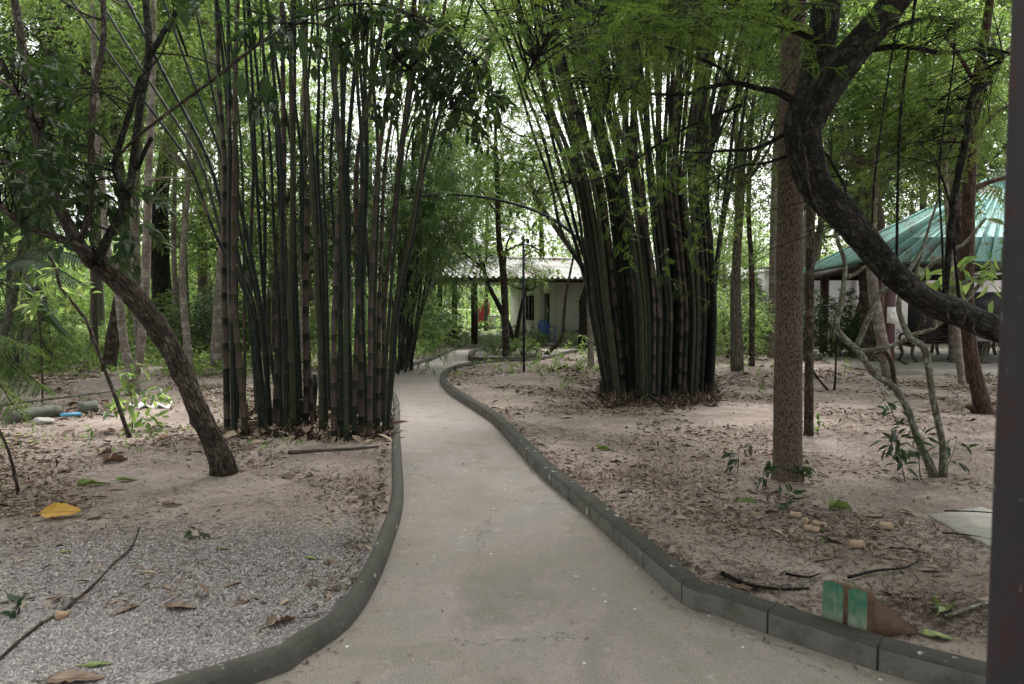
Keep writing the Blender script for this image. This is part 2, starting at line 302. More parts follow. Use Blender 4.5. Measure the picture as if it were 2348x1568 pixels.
# ---------------------------------------------------------------- mesh collector
class MB:
    def __init__(s): s.v = []; s.q = []; s.t = []; s.tc = []; s.rd = []; s.n = 0
    def add(s, v, q=None, t=None, tc=None, rd=0.5):
        v = np.asarray(v, float).reshape(-1, 3)
        if q is not None and len(q): s.q.append(np.asarray(q, int).reshape(-1, 4) + s.n)
        if t is not None and len(t): s.t.append(np.asarray(t, int).reshape(-1, 3) + s.n)
        s.v.append(v); s.tc.append(v if tc is None else np.asarray(tc, float))
        s.rd.append(np.full(len(v), rd) if np.isscalar(rd) else np.asarray(rd, float)); s.n += len(v)
        return s
    def build(s, name, mat, parent=None, base=None, smooth=False, at=None):
        v = np.concatenate(s.v)
        if parent is not None: off = np.array(parent['_b'])
        elif base is not None: off = np.array(base, float)
        else: off = np.zeros(3)
        me = s.mesh(name, mat, smooth, off)
        o = bpy.data.objects.new(name, me); COL.objects.link(o)
        if parent is not None: o.parent = parent; o['_b'] = list(off)
        else: o.location = off; o['_b'] = list(off)
        return o
    def mesh(s, name, mat, smooth=False, off=np.zeros(3)):
        v = np.concatenate(s.v) - off
        q = np.concatenate(s.q) if s.q else np.zeros((0, 4), int)
        t = np.concatenate(s.t) if s.t else np.zeros((0, 3), int)
        me = bpy.data.meshes.new(name)
        me.vertices.add(len(v)); me.vertices.foreach_set('co', v.astype(np.float32).ravel())
        li = np.concatenate([q.ravel(), t.ravel()])
        me.loops.add(len(li)); me.loops.foreach_set('vertex_index', li.astype(np.int32))
        me.polygons.add(len(q) + len(t))
        ls = np.concatenate([np.arange(len(q)) * 4, len(q) * 4 + np.arange(len(t)) * 3])
        me.polygons.foreach_set('loop_start', ls.astype(np.int32))
        if smooth: me.polygons.foreach_set('use_smooth', np.ones(len(ls), bool))
        me.update(calc_edges=True)
        a = me.attributes.new('tc', 'FLOAT_VECTOR', 'POINT'); a.data.foreach_set('vector', np.concatenate(s.tc).astype(np.float32).ravel())
        a = me.attributes.new('rnd', 'FLOAT', 'POINT'); a.data.foreach_set('value', np.concatenate(s.rd).astype(np.float32))
        me.materials.append(mat); return me
    def box(s, c, size, rz=0, rd=.5):
        c = np.array(c, float); h = np.array(size) / 2
        v = np.array([[x, y, z] for x in (-1, 1) for y in (-1, 1) for z in (-1, 1)]) * h
        ca, sa = math.cos(rz), math.sin(rz)
        v = np.stack([v[:, 0] * ca - v[:, 1] * sa, v[:, 0] * sa + v[:, 1] * ca, v[:, 2]], 1) + c
        return s.add(v, [[0, 1, 3, 2], [4, 6, 7, 5], [0, 4, 5, 1], [2, 3, 7, 6], [0, 2, 6, 4], [1, 5, 7, 3]], rd=rd)
    def tube(s, pts, rad, sides=8, step=None, wob=0, cap=True, rd=.5, seed=0):
        pts = np.asarray(pts, float); rad = np.broadcast_to(np.asarray(rad, float), (len(pts),)).copy()
        if step: pts, rad = resample(pts, rad, step)
        n = len(pts); d = np.gradient(pts, axis=0); d /= np.linalg.norm(d, axis=1)[:, None] + 1e-9
        ref = np.array([1, 0, 0.]) if abs(d[0][0]) < .8 else np.array([0, 1, 0.])
        u = np.cross(d[0], ref); u /= np.linalg.norm(u); U = []
        for k in range(n):
            u = u - d[k] * np.dot(u, d[k]); u /= np.linalg.norm(u) + 1e-9; U.append(u)
        U = np.array(U); W = np.cross(d, U)
        a = np.arange(sides) / sides * 2 * math.pi
        rr = rad[:, None] * np.ones(sides)[None]
        L = np.concatenate([[0], np.cumsum(np.linalg.norm(np.diff(pts, axis=0), axis=1))])
        if wob:
            ph = rng.uniform(0, 6.28, 6)
            rr = rr * (1 + wob * (np.sin(2 * a[None] + 2.1 * L[:, None] + ph[0]) * .5 + np.sin(3 * a[None] - 5 * L[:, None] + ph[1]) * .35 + np.sin(5 * a[None] + 11 * L[:, None] + ph[2]) * .25 + rng.normal(0, .12, rr.shape)))
        if wob >= .1 and n > 20:
            for _ in range(int(L[-1] / max(.12, rad.mean() * 1.6))):
                l0 = rng.uniform(0, L[-1]); a0 = rng.uniform(0, 6.28); wl = rad.mean() * rng.uniform(.35, .9); wa = rng.uniform(.3, .7)
                da = (a[None] - a0 + math.pi) % (2 * math.pi) - math.pi
                rr = rr * (1 + rng.uniform(-.1, .26) * np.exp(-((L[:, None] - l0) / wl) ** 2 - (da / wa) ** 2))
        v = pts[:, None] + rr[..., None] * (np.cos(a)[None, :, None] * U[:, None] + np.sin(a)[None, :, None] * W[:, None])
        tc = np.stack([np.cos(a)[None] * rr, np.sin(a)[None] * rr, np.repeat(L[:, None], sides, 1) + seed], -1)
        i = np.arange(n - 1)[:, None] * sides; j = np.arange(sides)[None]; j2 = (j + 1) % sides
        q = np.stack([i + j, i + j2, i + sides + j2, i + sides + j], -1).reshape(-1, 4)
        v = v.reshape(-1, 3); tc = tc.reshape(-1, 3); t = None
        if cap:
            v = np.concatenate([v, pts[[0, -1]]]); tc = np.concatenate([tc, [[0, 0, seed], [0, 0, L[-1] + seed]]])
            nb = n * sides; jj = np.arange(sides); k2 = (jj + 1) % sides
            t = np.concatenate([np.stack([np.full(sides, nb), k2, jj], 1), np.stack([np.full(sides, nb + 1), (n - 1) * sides + jj, (n - 1) * sides + k2], 1)])
        return s.add(v, q, t, tc, rd)
def resample(pts, rad, step):
    n = len(pts)
    if n < 2: return pts, rad
    pp = np.vstack([2 * pts[0] - pts[1], pts, 2 * pts[-1] - pts[-2]]); out = []; ro = []
    for k in range(n - 1):
        p0, p1, p2, p3 = pp[k:k + 4]; L = np.linalg.norm(p2 - p1); m = max(1, int(math.ceil(L / step)))
        for a in np.arange(m) / m:
            out.append(.5 * ((2 * p1) + (-p0 + p2) * a + (2 * p0 - 5 * p1 + 4 * p2 - p3) * a * a + (-p0 + 3 * p1 - 3 * p2 + p3) * a ** 3))
            ro.append(rad[k] * (1 - a) + rad[k + 1] * a)
    out.append(pts[-1]); ro.append(rad[-1])
    return np.array(out), np.array(ro)
def tag(o, label=None, cat=None, group=None, kind=None):
    if label: o['label'] = label
    if cat: o['category'] = cat
    if group: o['group'] = group
    if kind: o['kind'] = kind
    return o
def root(name, base, label, cat, group=None):
    o = bpy.data.objects.new(name, None); COL.objects.link(o); o.location = [float(x) for x in base]; o['_b'] = [float(x) for x in base]
    o.empty_display_size = .1
    return tag(o, label, cat, group)
def nrm(v): return v / (np.linalg.norm(v, axis=-1, keepdims=True) + 1e-9)

# leaf meshes ------------------------------------------------------------
def leaves(mb, p, d, nr, L, W, rd, near=False, droop=.15):
    """p base points, d direction, nr rough normal; one folded leaf each"""
    n = len(p); d = nrm(d); s = nrm(np.cross(d, nr)); nn = np.cross(s, d)
    L = np.broadcast_to(L, (n,))[:, None]; W = np.broadcast_to(W, (n,))[:, None]
    if not near:
        mid = p + d * L * .5 - nn * L * .0
        v = np.stack([p, mid + s * W * .5 + nn * W * .12, p + d * L - nn * L * droop, mid - s * W * .5 + nn * W * .12], 1).reshape(-1, 3)
        q = np.arange(n)[:, None] * 4 + np.array([0, 1, 2, 3])[None]
        mb.add(v, q, rd=np.repeat(rd, 4))
    else:
        def c(a): return p + d * L * a - nn * L * droop * a * a
        e = nn * W * .18
        v = np.stack([c(0), c(.33), c(.7), c(1), c(.3) + s * W * .5 + e, c(.68) + s * W * .38 + e, c(.3) - s * W * .5 + e, c(.68) - s * W * .38 + e], 1).reshape(-1, 3)
        b = np.arange(n)[:, None, None] * 8
        q = (b + np.array([[1, 4, 5, 2], [1, 2, 7, 6]])[None]).reshape(-1, 4)
        t = (b + np.array([[0, 4, 1], [0, 1, 6], [2, 5, 3], [2, 3, 7]])[None]).reshape(-1, 3)
        mb.add(v, q, t, rd=np.repeat(rd, 8))
def twig_leaves(mb, c, dirs, tl, n, L, W, near=False, droop=.15, spread=1.0, hang=.35, tint=None):
    """c: twig bases, dirs: twig directions; n leaves along each twig"""
    m = len(c); dirs = nrm(dirs)
    a = np.tile(np.linspace(.12, 1, n), (m, 1)); a = a + rng.uniform(-.04, .04, a.shape)
    sag = -np.array([0, 0, 1.]) * .35
    p = c[:, None] + dirs[:, None] * (a * tl)[..., None] + sag * (a * a * tl)[..., None]
    side = rng.normal(size=(m, n, 3)); side -= dirs[:, None] * (side * dirs[:, None]).sum(-1, keepdims=True); side = nrm(side)
    d = nrm(dirs[:, None] * .7 + side * spread + np.array([0, 0, -hang]))
    nr = nrm(np.array([0, 0, 1.]) + rng.normal(0, .55, size=(m, n, 3)))
    k = m * n
    tr = rng.uniform(0, 1, m) if tint is None else tint
    rd = np.clip(np.repeat(tr, n) * .55 + rng.uniform(0, .45, k), 0, 1)
    s = rng.uniform(.65, 1.15, k)
    leaves(mb, p.reshape(-1, 3), d.reshape(-1, 3), nr.reshape(-1, 3), L * s, W * s, rd, near, droop)
def fronds(mb, c, dirs, L=.16, npair=9, pl=.045, pw=.011, tint=None):
    """feathery twice-pinnate leaves"""
    m = len(c); dirs = nrm(dirs); s = nrm(np.cross(dirs, np.array([0, 0, 1.]) + rng.normal(0, .35, (m, 3)))); nn = np.cross(s, dirs)
    rl = L * rng.uniform(.7, 1.2, m); tr = rng.uniform(0, 1, m) if tint is None else tint
    for k in range(npair):
        a = (k + .8) / npair
        env = math.sin(math.pi * min(1, a * .85 + .12)) ** .7
        p = c + dirs * (rl * a)[:, None] - nn * (rl * .25 * a * a)[:, None]
        for sg in (-1, 1):
            d = nrm(s * sg + dirs * .45 + rng.normal(0, .08, (m, 3)) + np.array([0, 0, -.18]))
            leaves(mb, p, d, nn, pl * env * rl / L, pw * np.ones(m) * 1.1, np.clip(tr * .6 + rng.uniform(0, .4, m), 0, 1), False, .1)

def inside_noise(p, f=1.3, ph=0):
    return np.sin(p[:, 0] * f + ph) * np.sin(p[:, 1] * f * 1.1 + 1.7 + ph) + np.sin(p[:, 2] * f * 1.3 + .6 + ph) * np.sin((p[:, 0] + p[:, 1]) * f * .8 + 2) * .8
def crown_mesh(name, mat, nt, nl, L, W, rx=3, rz=3.4, kind='broad', ph=0.):
    mb = MB(); c = []
    while len(c) < nt:
        p = rng.uniform(-1, 1, (nt, 3)); r = np.linalg.norm(p, axis=1)
        ok = (r < 1) & (r > .25) & (inside_noise(p * 3, 1.5, ph) > -.35 + rng.uniform(-.3, .3, nt)) & (r < 1 - .3 * (inside_noise(p * 3, 2.2, ph + 4) < 0))
        c.extend(p[ok].tolist())
    c = np.array(c[:nt]); dirs = c * np.array([1, 1, .35]) + rng.normal(0, .45, c.shape)
    tint = np.clip(.5 + .35 * inside_noise(c * 3, 2.0, ph + 9) + rng.normal(0, .18, nt), 0, 1)
    c = c * np.array([rx, rx, rz])
    if kind == 'broad': twig_leaves(mb, c, dirs, .55, nl, L, W, tint=tint)
    elif kind == 'bamboo': twig_leaves(mb, c, dirs - np.array([0, 0, .5]), .45, nl, L, W, droop=.25, spread=.6, hang=.5, tint=tint)
    else: fronds(mb, c, dirs, L, nl, W, W * .35, tint)
    return mb.mesh(name, mat)
PROTO = {
    'a': crown_mesh('crown', M['leaf_mid'], 900, 13, .185, .078, ph=0),
    'b': crown_mesh('crown', M['leaf_bright'], 850, 13, .175, .07, ph=1.3),
    'c': crown_mesh('crown', M['leaf_bamboo'], 1000, 11, .25, .032, kind='bamboo', ph=2.6),
    'd': crown_mesh('crown', M['leaf_mid'], 1350, 15, .115, .05, ph=3.1),
    'e': crown_mesh('crown', M['leaf_dark'], 1000, 13, .185, .072, ph=5.2),
}
def put_crown(parent, key, loc, rot, sx, sz):
    o = bpy.data.objects.new('crown', PROTO[key]); COL.objects.link(o); o.parent = parent
    o.location = [float(x) for x in (np.array(loc) - np.array(parent['_b']))]; o.rotation_euler = (random.uniform(-.15, .15), random.uniform(-.15, .15), rot)
    o.scale = (sx, sx * random.uniform(.9, 1.1), sz); return o
def limbs(mb, top, cen, rx, rz, r0, n=6, sub=3):
    for k in range(n):
        a = k / n * 6.28 + random.uniform(-.4, .4); e = np.array(cen) + np.array([math.cos(a) * rx * .7, math.sin(a) * rx * .7, rz * random.uniform(-.3, .7)])
        st = np.array(top); mid = st * .5 + e * .5 + np.array([0, 0, -.1 * rz]) + rng.normal(0, .12, 3)
        mb.tube([st, mid, e], [r0 * .55, r0 * .32, r0 * .1], 5, .35, cap=False)
        for j in range(sub):
            s2 = mid + (e - mid) * random.uniform(0, .6); e2 = s2 + nrm(rng.normal(0, 1, 3) + np.array([math.cos(a), math.sin(a), .2])) * rx * .45
            mb.tube([s2, (s2 + e2) / 2 + rng.normal(0, .08, 3), e2], [r0 * .18, r0 * .12, r0 * .05], 4, .4, cap=False)

# ---------------------------------------------------------------- the path outline
def GP(l): return np.array([G(x, y)[:2] for x, y in l])
RE = [(2083, 1560), (1906, 1505), (1790, 1465), (1632, 1408), (1568, 1388), (1433, 1267), (1358, 1197), (1282, 1131), (1232, 1086), (1182, 1031), (1152, 996), (1121, 965), (1076, 935), (1031, 905), (1011, 882), (1012, 866), (1030, 852)]
RE_far = [(1061, 843), (1131, 834), (1207, 831), (1262, 823), (1307, 811), (1373, 806), (1520, 803)]
FE = [(1520, 795), (1340, 797), (1250, 798), (1180, 798), (1130, 793), (1120, 783), (1052, 785)]
LE2 = [(1060, 795), (1040, 804), (1000, 822), (950, 838), (897, 855)]
LE1 = [(893, 904), (911, 915), (917, 950), (916, 980), (920, 1050), (925, 1150), (900, 1250), (860, 1350), (800, 1440), (700, 1510), (580, 1568)]
near_r = np.array([(8, -.6), (4.4, .75), (2.9, 1.66), (2.2, 2.2)]); near_l = np.array([(-2.0, 2.0), (-3.4, 1.6), (-8, 1.2)])
def smooth2(p, step=.12):
    q, _ = resample(np.column_stack([p, np.zeros(len(p))]), np.ones(len(p)), step); return q[:, :2]
gRE = smooth2(np.vstack([near_r, GP(RE), GP(RE_far)])); gLE1 = smooth2(np.vstack([GP(LE1), near_l])); gLE2 = smooth2(GP(LE2))
POLY = np.vstack([[(-8, -6), (8, -6)], gRE, GP(FE), gLE2, GP([(880, 872)]), gLE1])
def sdist(x, y):
    p = np.stack([x, y], -1).reshape(-1, 2); best = np.full(len(p), 1e9); ins = np.zeros(len(p), bool)
    A = POLY; B = np.roll(POLY, -1, 0)
    for a, b in zip(A, B):
        ab = b - a; t = np.clip(((p - a) @ ab) / (ab @ ab + 1e-12), 0, 1)
        best = np.minimum(best, ((p - a - t[:, None] * ab) ** 2).sum(1))
        c = (a[1] > p[:, 1]) != (b[1] > p[:, 1])
        if abs(ab[1]) > 1e-12: ins ^= c & (p[:, 0] < ab[0] * (p[:, 1] - a[1]) / ab[1] + a[0])
    return (np.sqrt(best) * np.where(ins, -1, 1)).reshape(np.shape(x))
def gz(x, y, s=None):
    x = np.asarray(x, float); y = np.asarray(y, float)
    if s is None: s = sdist(x, y)
    k = np.clip(s / .1, 0, 1); far = np.clip((s - .1) / .8, 0, 1)
    bumps = .012 * np.sin(x * 3.1 + 1.2 * np.sin(y * 2)) * np.sin(y * 2.7 + x) + .008 * np.sin(x * 7.3 + y * 3) * np.sin(y * 8.1 - x * 2) + .02 * np.sin(x * .7 + 1) * np.sin(y * .6)
    return -.05 + .1 * k + far * bumps * np.exp(-np.maximum(y - 15, 0) / 40)
def gzs(x, y): return float(gz(np.array([x]), np.array([y]))[0])
def base_at(x, y):
    p = G(x, y, .05); return np.array([p[0], p[1], gzs(p[0], p[1])])

def axis(segs):
    o = [segs[0][0]]
    for a, b, s in segs:
        n = max(1, int(round((b - a) / s))); o.extend(np.linspace(a, b, n + 1)[1:])
    return np.array(o)
xs = axis([(-200, -40, 20), (-40, -12, 2), (-12, -5, .25), (-5, 5, .06), (5, 12, .25), (12, 40, 2), (40, 200, 20)])
ys = axis([(-20, -2, 2), (-2, 1, .25), (1, 13, .06), (13, 27, .1), (27, 40, .5), (40, 100, 5), (100, 300, 25)])
X, Y = np.meshgrid(xs, ys); S = sdist(X, Y); Zg = gz(X, Y, S)
sdist_exact = sdist
def sdist(x, y):
    x = np.clip(np.asarray(x, float), xs[0], xs[-1] - 1e-6); y = np.clip(np.asarray(y, float), ys[0], ys[-1] - 1e-6)
    i = np.searchsorted(xs, x, 'right') - 1; j = np.searchsorted(ys, y, 'right') - 1
    fx = (x - xs[i]) / (xs[i + 1] - xs[i]); fy = (y - ys[j]) / (ys[j + 1] - ys[j])
    return (S[j, i] * (1 - fx) + S[j, i + 1] * fx) * (1 - fy) + (S[j + 1, i] * (1 - fx) + S[j + 1, i + 1] * fx) * fy
nx, ny = len(xs), len(ys)
i = (np.arange(ny - 1)[:, None] * nx + np.arange(nx - 1)[None]).ravel()
# gravel: a spread of grey chippings in the near left corner
grav = np.clip(1.1 - np.maximum(0, (Y - 3.1 - .12 * X)) * .5, 0, 1) * (X < 0) * (S > 0)
gmb = MB().add(np.stack([X, Y, Zg], -1).reshape(-1, 3), np.stack([i, i + 1, i + nx + 1, i + nx], 1), rd=grav.ravel())
g = gmb.build('ground', M['ground'], smooth=True); tag(g, kind='structure')

# path slab: triangulated outline
me = bpy.data.meshes.new('path'); pv = [(x, y, 0.0) for x, y in POLY]
import bmesh
bm = bmesh.new(); vs = [bm.verts.new(v) for v in pv]; f = bm.faces.new(vs); bmesh.ops.triangulate(bm, faces=[f]); bm.normal_update()
for f in bm.faces:
    if f.normal.z < 0: f.normal_flip()
bm.to_mesh(me); bm.free(); me.materials.append(M['path']); po = bpy.data.objects.new('path', me); COL.objects.link(po); tag(po, kind='structure')

def kerb(line, side, w, h, mat, label, rounded=False, z0=-.04, jit=.006):
    """sweep a kerb profile along a ground line; side +1 = to the left of the line direction"""
    p = np.array(line); d = np.gradient(p, axis=0); d = nrm(d); nrl = np.stack([-d[:, 1], d[:, 0]], 1) * side
    if rounded: prof = [(-.0, z0), (0.0, h * .45), (w * .12, h * .8), (w * .33, h * .98), (w * .67, h * .98), (w * .88, h * .8), (w, h * .45), (w, z0)]
    else: prof = [(0, z0), (0, h * .88), (w * .1, h * .985), (w * .3, h), (w * .88, h), (w * .97, h * .94), (w, h * .8), (w, z0)]
    n = len(p); m = len(prof); v = []; tc = []
    L = np.concatenate([[0], np.cumsum(np.linalg.norm(np.diff(p, axis=0), axis=1))])
    jz = np.interp(L, np.arange(0, L[-1] + 1, .35), rng.normal(0, jit * .5, len(np.arange(0, L[-1] + 1, .35))))
    for k in range(n):
        for a, z in prof:
            q = p[k] + nrl[k] * a; v.append((q[0], q[1], z + (jz[k] if z > 0 else 0))); tc.append((a, z, L[k]))
    q = []
    for k in range(n - 1):
        for j in range(m - 1): q.append((k * m + j, k * m + j + 1, (k + 1) * m + j + 1, (k + 1) * m + j))
    q += [(0, 1, 6, 7), (1, 2, 5, 6), (2, 3, 4, 5)]
    e = (n - 1) * m; q += [(e + 7, e + 6, e + 1, e), (e + 6, e + 5, e + 2, e + 1), (e + 5, e + 4, e + 3, e + 2)]
    o = MB().add(v, q, tc=tc).build('kerb', mat, base=(p[0][0], p[0][1], 0)); tag(o, label, 'kerb', 'kerbs along the concrete path'); return o
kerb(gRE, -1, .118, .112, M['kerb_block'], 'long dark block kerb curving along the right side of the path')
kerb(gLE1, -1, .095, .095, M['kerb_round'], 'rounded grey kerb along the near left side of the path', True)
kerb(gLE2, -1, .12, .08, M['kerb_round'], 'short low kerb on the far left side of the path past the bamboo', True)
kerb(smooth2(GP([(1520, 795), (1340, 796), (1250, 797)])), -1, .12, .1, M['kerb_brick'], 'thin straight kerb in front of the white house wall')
# planting bed where the path splits
isl = [(1083, 826), (1086, 816), (1110, 809), (1160, 805), (1215, 806), (1232, 812), (1228, 820), (1190, 828), (1130, 831), (1098, 830)]
gi = smooth2(np.vstack([GP(isl), GP(isl)[:1]]))
kerb(gi, 1, .12, .15, M['kerb_brick'], 'brick kerb ring round the small planting bed where the path splits', z0=.004)
ci = gi.mean(0); v = [(*ci, .13)] + [(*(ci + (p - ci) * .93), .1) for p in gi]
o = MB().add(v, t=[(0, k, k + 1) for k in range(1, len(gi))]).build('soil_bed', M['ground']); tag(o, kind='structure')

# ---------------------------------------------------------------- house at the end of the path
C0 = np.array([1.88, 27.0]); ua = np.array([.97, .242]); ub = np.array([-.242, .97]); HR = math.atan2(.242, .97)
def hp(a, b, z): q = C0 + ua * a + ub * b; return np.array([q[0], q[1], z])
house = root('house', hp(0, 0, 0), 'white-walled house with a corrugated grey roof littered with dead leaves', 'house')
mb = MB()
mb.box(hp(3.5, .06, 1.35), (7, .12, 2.75), HR)
# left wall with openings: door s 1.35-2.15, window 3.7-4.95
for (b0, b1, z0, z1) in ((.12, 1.35, 0, 2.72), (2.15, 3.7, 0, 2.72), (4.95, 8.0, 0, 2.72), (1.35, 2.15, 2.0, 2.72), (3.7, 4.95, 0, .84), (3.7, 4.95, 1.94, 2.72)):
    mb.box(hp(.06, (b0 + b1) / 2, (z0 + z1) / 2), (.12, b1 - b0, z1 - z0), HR)
mb.box(hp(3.5, 8.06, 1.35), (7, .12, 2.75), HR)
mb.build('wall', M['wall_white'], house)
dr = MB().box(hp(.05, 1.75, 1.0), (.04, .8, 2.0), HR).build('door', M['black_door'], house)
MB().box(hp(.02, 1.68, 1.28), (.008, .16, .2), HR).build('paper_notice', M['paper'], dr)
MB().tube([hp(.02, 2.08, .98), hp(-.04, 2.08, .98), hp(-.04, 1.98, .98)], .012, 6).build('handle', M['grey_metal'], dr)
wi = MB()
for a_, b_, c_, d_ in ((4.325, 1.91, 1.25, .06), (4.325, .87, 1.25, .06)): wi.box(hp(.0, a_, b_), (.07, c_, d_), HR)
for a_ in (3.73, 4.32, 4.92): wi.box(hp(.0, a_, 1.39), (.07, .06, 1.0), HR)
wi = wi.build('window', M['wood_dark'], house)
lv = MB()
for k in range(9): lv.box(hp(.05, 4.32, .95 + k * .11), (.05, 1.12, .035), HR)
lv.build('louvre', M['grey_metal'], wi)
MB().box(hp(.1, 4.32, 1.39), (.02, 1.15, 1.04), HR).build('pane', M['black_door'], wi)
MB().box(hp(-2.0, 3.2, .03), (4.6, 9.6, .1), HR).build('porch_floor', M['concrete'], house)
for k, b in enumerate((-1.4, 3.0, 7.4)):
    MB().box(hp(-3.7, b, 1.3), (.2, .2, 2.5 + .25 * (b > 1)), HR).build('porch_post', M['wood_dark'], house)
bmz = MB(); bmz.box(hp(-1.2, -1.45, 2.43), (7.2, .1, .16), HR); bmz.box(hp(-3.7, 3, 2.62), (.1, 9.2, .14), HR); bmz.box(hp(5, -1.45, 2.43), (5, .1, .16), HR)
bmz.build('roof_beam', M['wood_dark'], house)
def corr(a0, a1, b0, z0, b1, z1, pitch=.18, amp=.035, th=.012):
    n = int((a1 - a0) / pitch * 8); aa = np.linspace(a0, a1, n); zz = amp * np.sin((aa - a0) / pitch * 2 * math.pi)
    m_ = 6; v = []
    for lay in (0, -th):
        for j in range(m_):
            t_ = j / (m_ - 1)
            for a, z in zip(aa, zz): v.append(hp(a, b0 + (b1 - b0) * t_, z0 + (z1 - z0) * t_ + z + lay))
    q = []
    for lay in (0, 1):
        for j in range(m_ - 1):
            for k in range(n - 1):
                f = (lay * m_ * n + j * n + k, lay * m_ * n + j * n + k + 1, lay * m_ * n + (j + 1) * n + k + 1, lay * m_ * n + (j + 1) * n + k)
                q.append(f)
    for k in range(n - 1): q.append((k, k + 1, m_ * n + k + 1, m_ * n + k))
    return v, q
mb = MB(); v, q = corr(-4.9, 8, -1.85, 2.52, 3.4, 3.5, .22, .045); mb.add(v, q)
v, q = corr(-4.9, 8, 8.6, 2.52, 3.42, 3.5, .22, .045); mb.add(v, q)
rf = mb.build('roof', M['roof_grey'], house)
MB().tube([hp(-4.95, 3.4, 3.53), hp(8.05, 3.4, 3.53)], .11, 8).build('ridge_cap', M['roof_grey'], rf)

# lamp post by the path split
def lamp():
    b = base_at(1201, 853); top = P(1199.6, 541, b[1]); r = root('lamp_post', b, 'slim dark blue street lamp post with a tilted solar lamp head', 'lamp post')
    MB().tube([b, top], .028, 10).build('pole', M['black_paint'], r)
    h0 = P(1185, 533, b[1]); h1 = P(1148, 517, b[1])
    MB().tube([top - [0, 0, .03], top + [-.06, 0, .06], h0], .008, 6, .04).build('arm', M['grey_metal'], r)
    d = nrm(h1 - h0); mb = MB(); c = (h0 + h1) / 2; L = np.linalg.norm(h1 - h0)
    n = np.array([d[2], 0, -d[0]]); prof = [(-.5, .3), (-.46, .42), (-.3, .5), (.35, .5), (.47, .4), (.5, .25)]
    vs = []
    for zz in (0.02, -.025):
        for a, wd in prof: vs += [c + d * L * a + np.array([0, wd * .17, 0]) - n * zz, c + d * L * a - np.array([0, wd * .17, 0]) - n * zz]
    q = []; m = len(prof)
    for s_ in (0, 1):
        for k in range(m - 1): q.append([s_ * 2 * m + 2 * k, s_ * 2 * m + 2 * k + 1, s_ * 2 * m + 2 * k + 3, s_ * 2 * m + 2 * k + 2])
    for k in range(m - 1):
        for e in (0, 1): q.append([2 * k + e, 2 * k + 2 + e, 2 * m + 2 * k + 2 + e, 2 * m + 2 * k + e])
    q += [[0, 1, 2 * m + 1, 2 * m], [2 * m - 2, 2 * m - 1, 4 * m - 1, 4 * m - 2]]
    mb.add(vs, q).build('lamp_head', M['grey_metal'], r)
    MB().box(P(1210, 553, b[1]), (.07, .06, .09)).build('control_box', M['black_paint'], r)
lamp()
# blue plastic chair beside the door
def chair():
    b = base_at(1253, 789); r = root('plastic_chair', b, 'blue plastic armchair on the ground beside the black door', 'chair')
    s = .22; a = R(25); ca, sa = math.cos(a), math.sin(a)
    def q(x, y, z): return b + np.array([x * ca - y * sa, x * sa + y * ca, z])
    for x in (-1, 1):
        MB().tube([q(x * .25, -.23, 0), q(x * .21, -.2, .42)], [.03, .022], 6).build('leg', M['blue_plastic'], r)
        MB().tube([q(x * .25, .25, 0), q(x * .21, .2, .42)], [.03, .022], 6).build('leg', M['blue_plastic'], r)
        MB().tube([q(x * .24, -.2, .42), q(x * .27, -.17, .64), q(x * .26, .1, .67), q(x * .22, .24, .6)], .022, 6, .06).build('armrest', M['blue_plastic'], r)
    MB().box(q(0, 0, .42), (.46, .44, .035), a).build('seat', M['blue_plastic'], r)
    mb = MB()
    for k in range(5):
        x = (k - 2) * .085; mb.tube([q(x, .2, .42), q(x * 1.05, .27, .62), q(x * .9, .33, .82 - abs(k - 2) * .015)], .028, 5, .08)
    mb.tube([q(-.2, .22, .45), q(-.21, .3, .72), q(-.1, .34, .85), q(.1, .34, .85), q(.21, .3, .72), q(.2, .22, .45)], .025, 6, .06)
    mb.build('backrest', M['blue_plastic'], r)
chair()
def can(name, bx, by, h, rr, mat, label, cat, band=None):
    b = base_at(bx, by); r = root(name, b, label, cat)
    MB().tube([b, b + [0, 0, h * .1], b + [0, 0, h * .9]], [rr * .8, rr * .85, rr], 16, .1).build('body', mat, r)
    MB().tube([b + [0, 0, h * .9], b + [0, 0, h * .95], b + [0, 0, h]], [rr * 1.08, rr * 1.05, rr * .6], 16).build('lid', mat, r)
can('rubbish_bin', 1033, 772, .75, .26, M['navy_plastic'], 'dark navy plastic bin between the porch posts', 'bin')
# white metal frame on wheels on the porch
b = hp(-2.9, .2, .08); tr_ = root('metal_rack', b, 'thin white metal rack on wheels standing on the porch', 'rack')
mb = MB()
for x, y in ((-.35, -.25), (.55, -.25), (-.35, .25), (.55, .25)): mb.tube([b + [x, y, .08], b + [x, y, 1.35 if x < 0 else 1.0]], .014, 6)
for z in (.2, .55, .98):
    for y in (-.25, .25): mb.tube([b + [-.35, y, z], b + [.55, y, z]], .011, 6)
    for x in (-.35, .55): mb.tube([b + [x, -.25, z], b + [x, .25, z]], .011, 6)
mb.tube([b + [-.35, -.25, 1.35], b + [-.35, .25, 1.35]], .011, 6)
mb.build('frame', M['white_metal'], tr_)
for x, y in ((-.35, -.25), (.55, -.25), (-.35, .25), (.55, .25)): MB().tube([b + [x - .012, y, .04], b + [x + .012, y, .04]], .04, 10).build('wheel', M['black_door'], tr_)
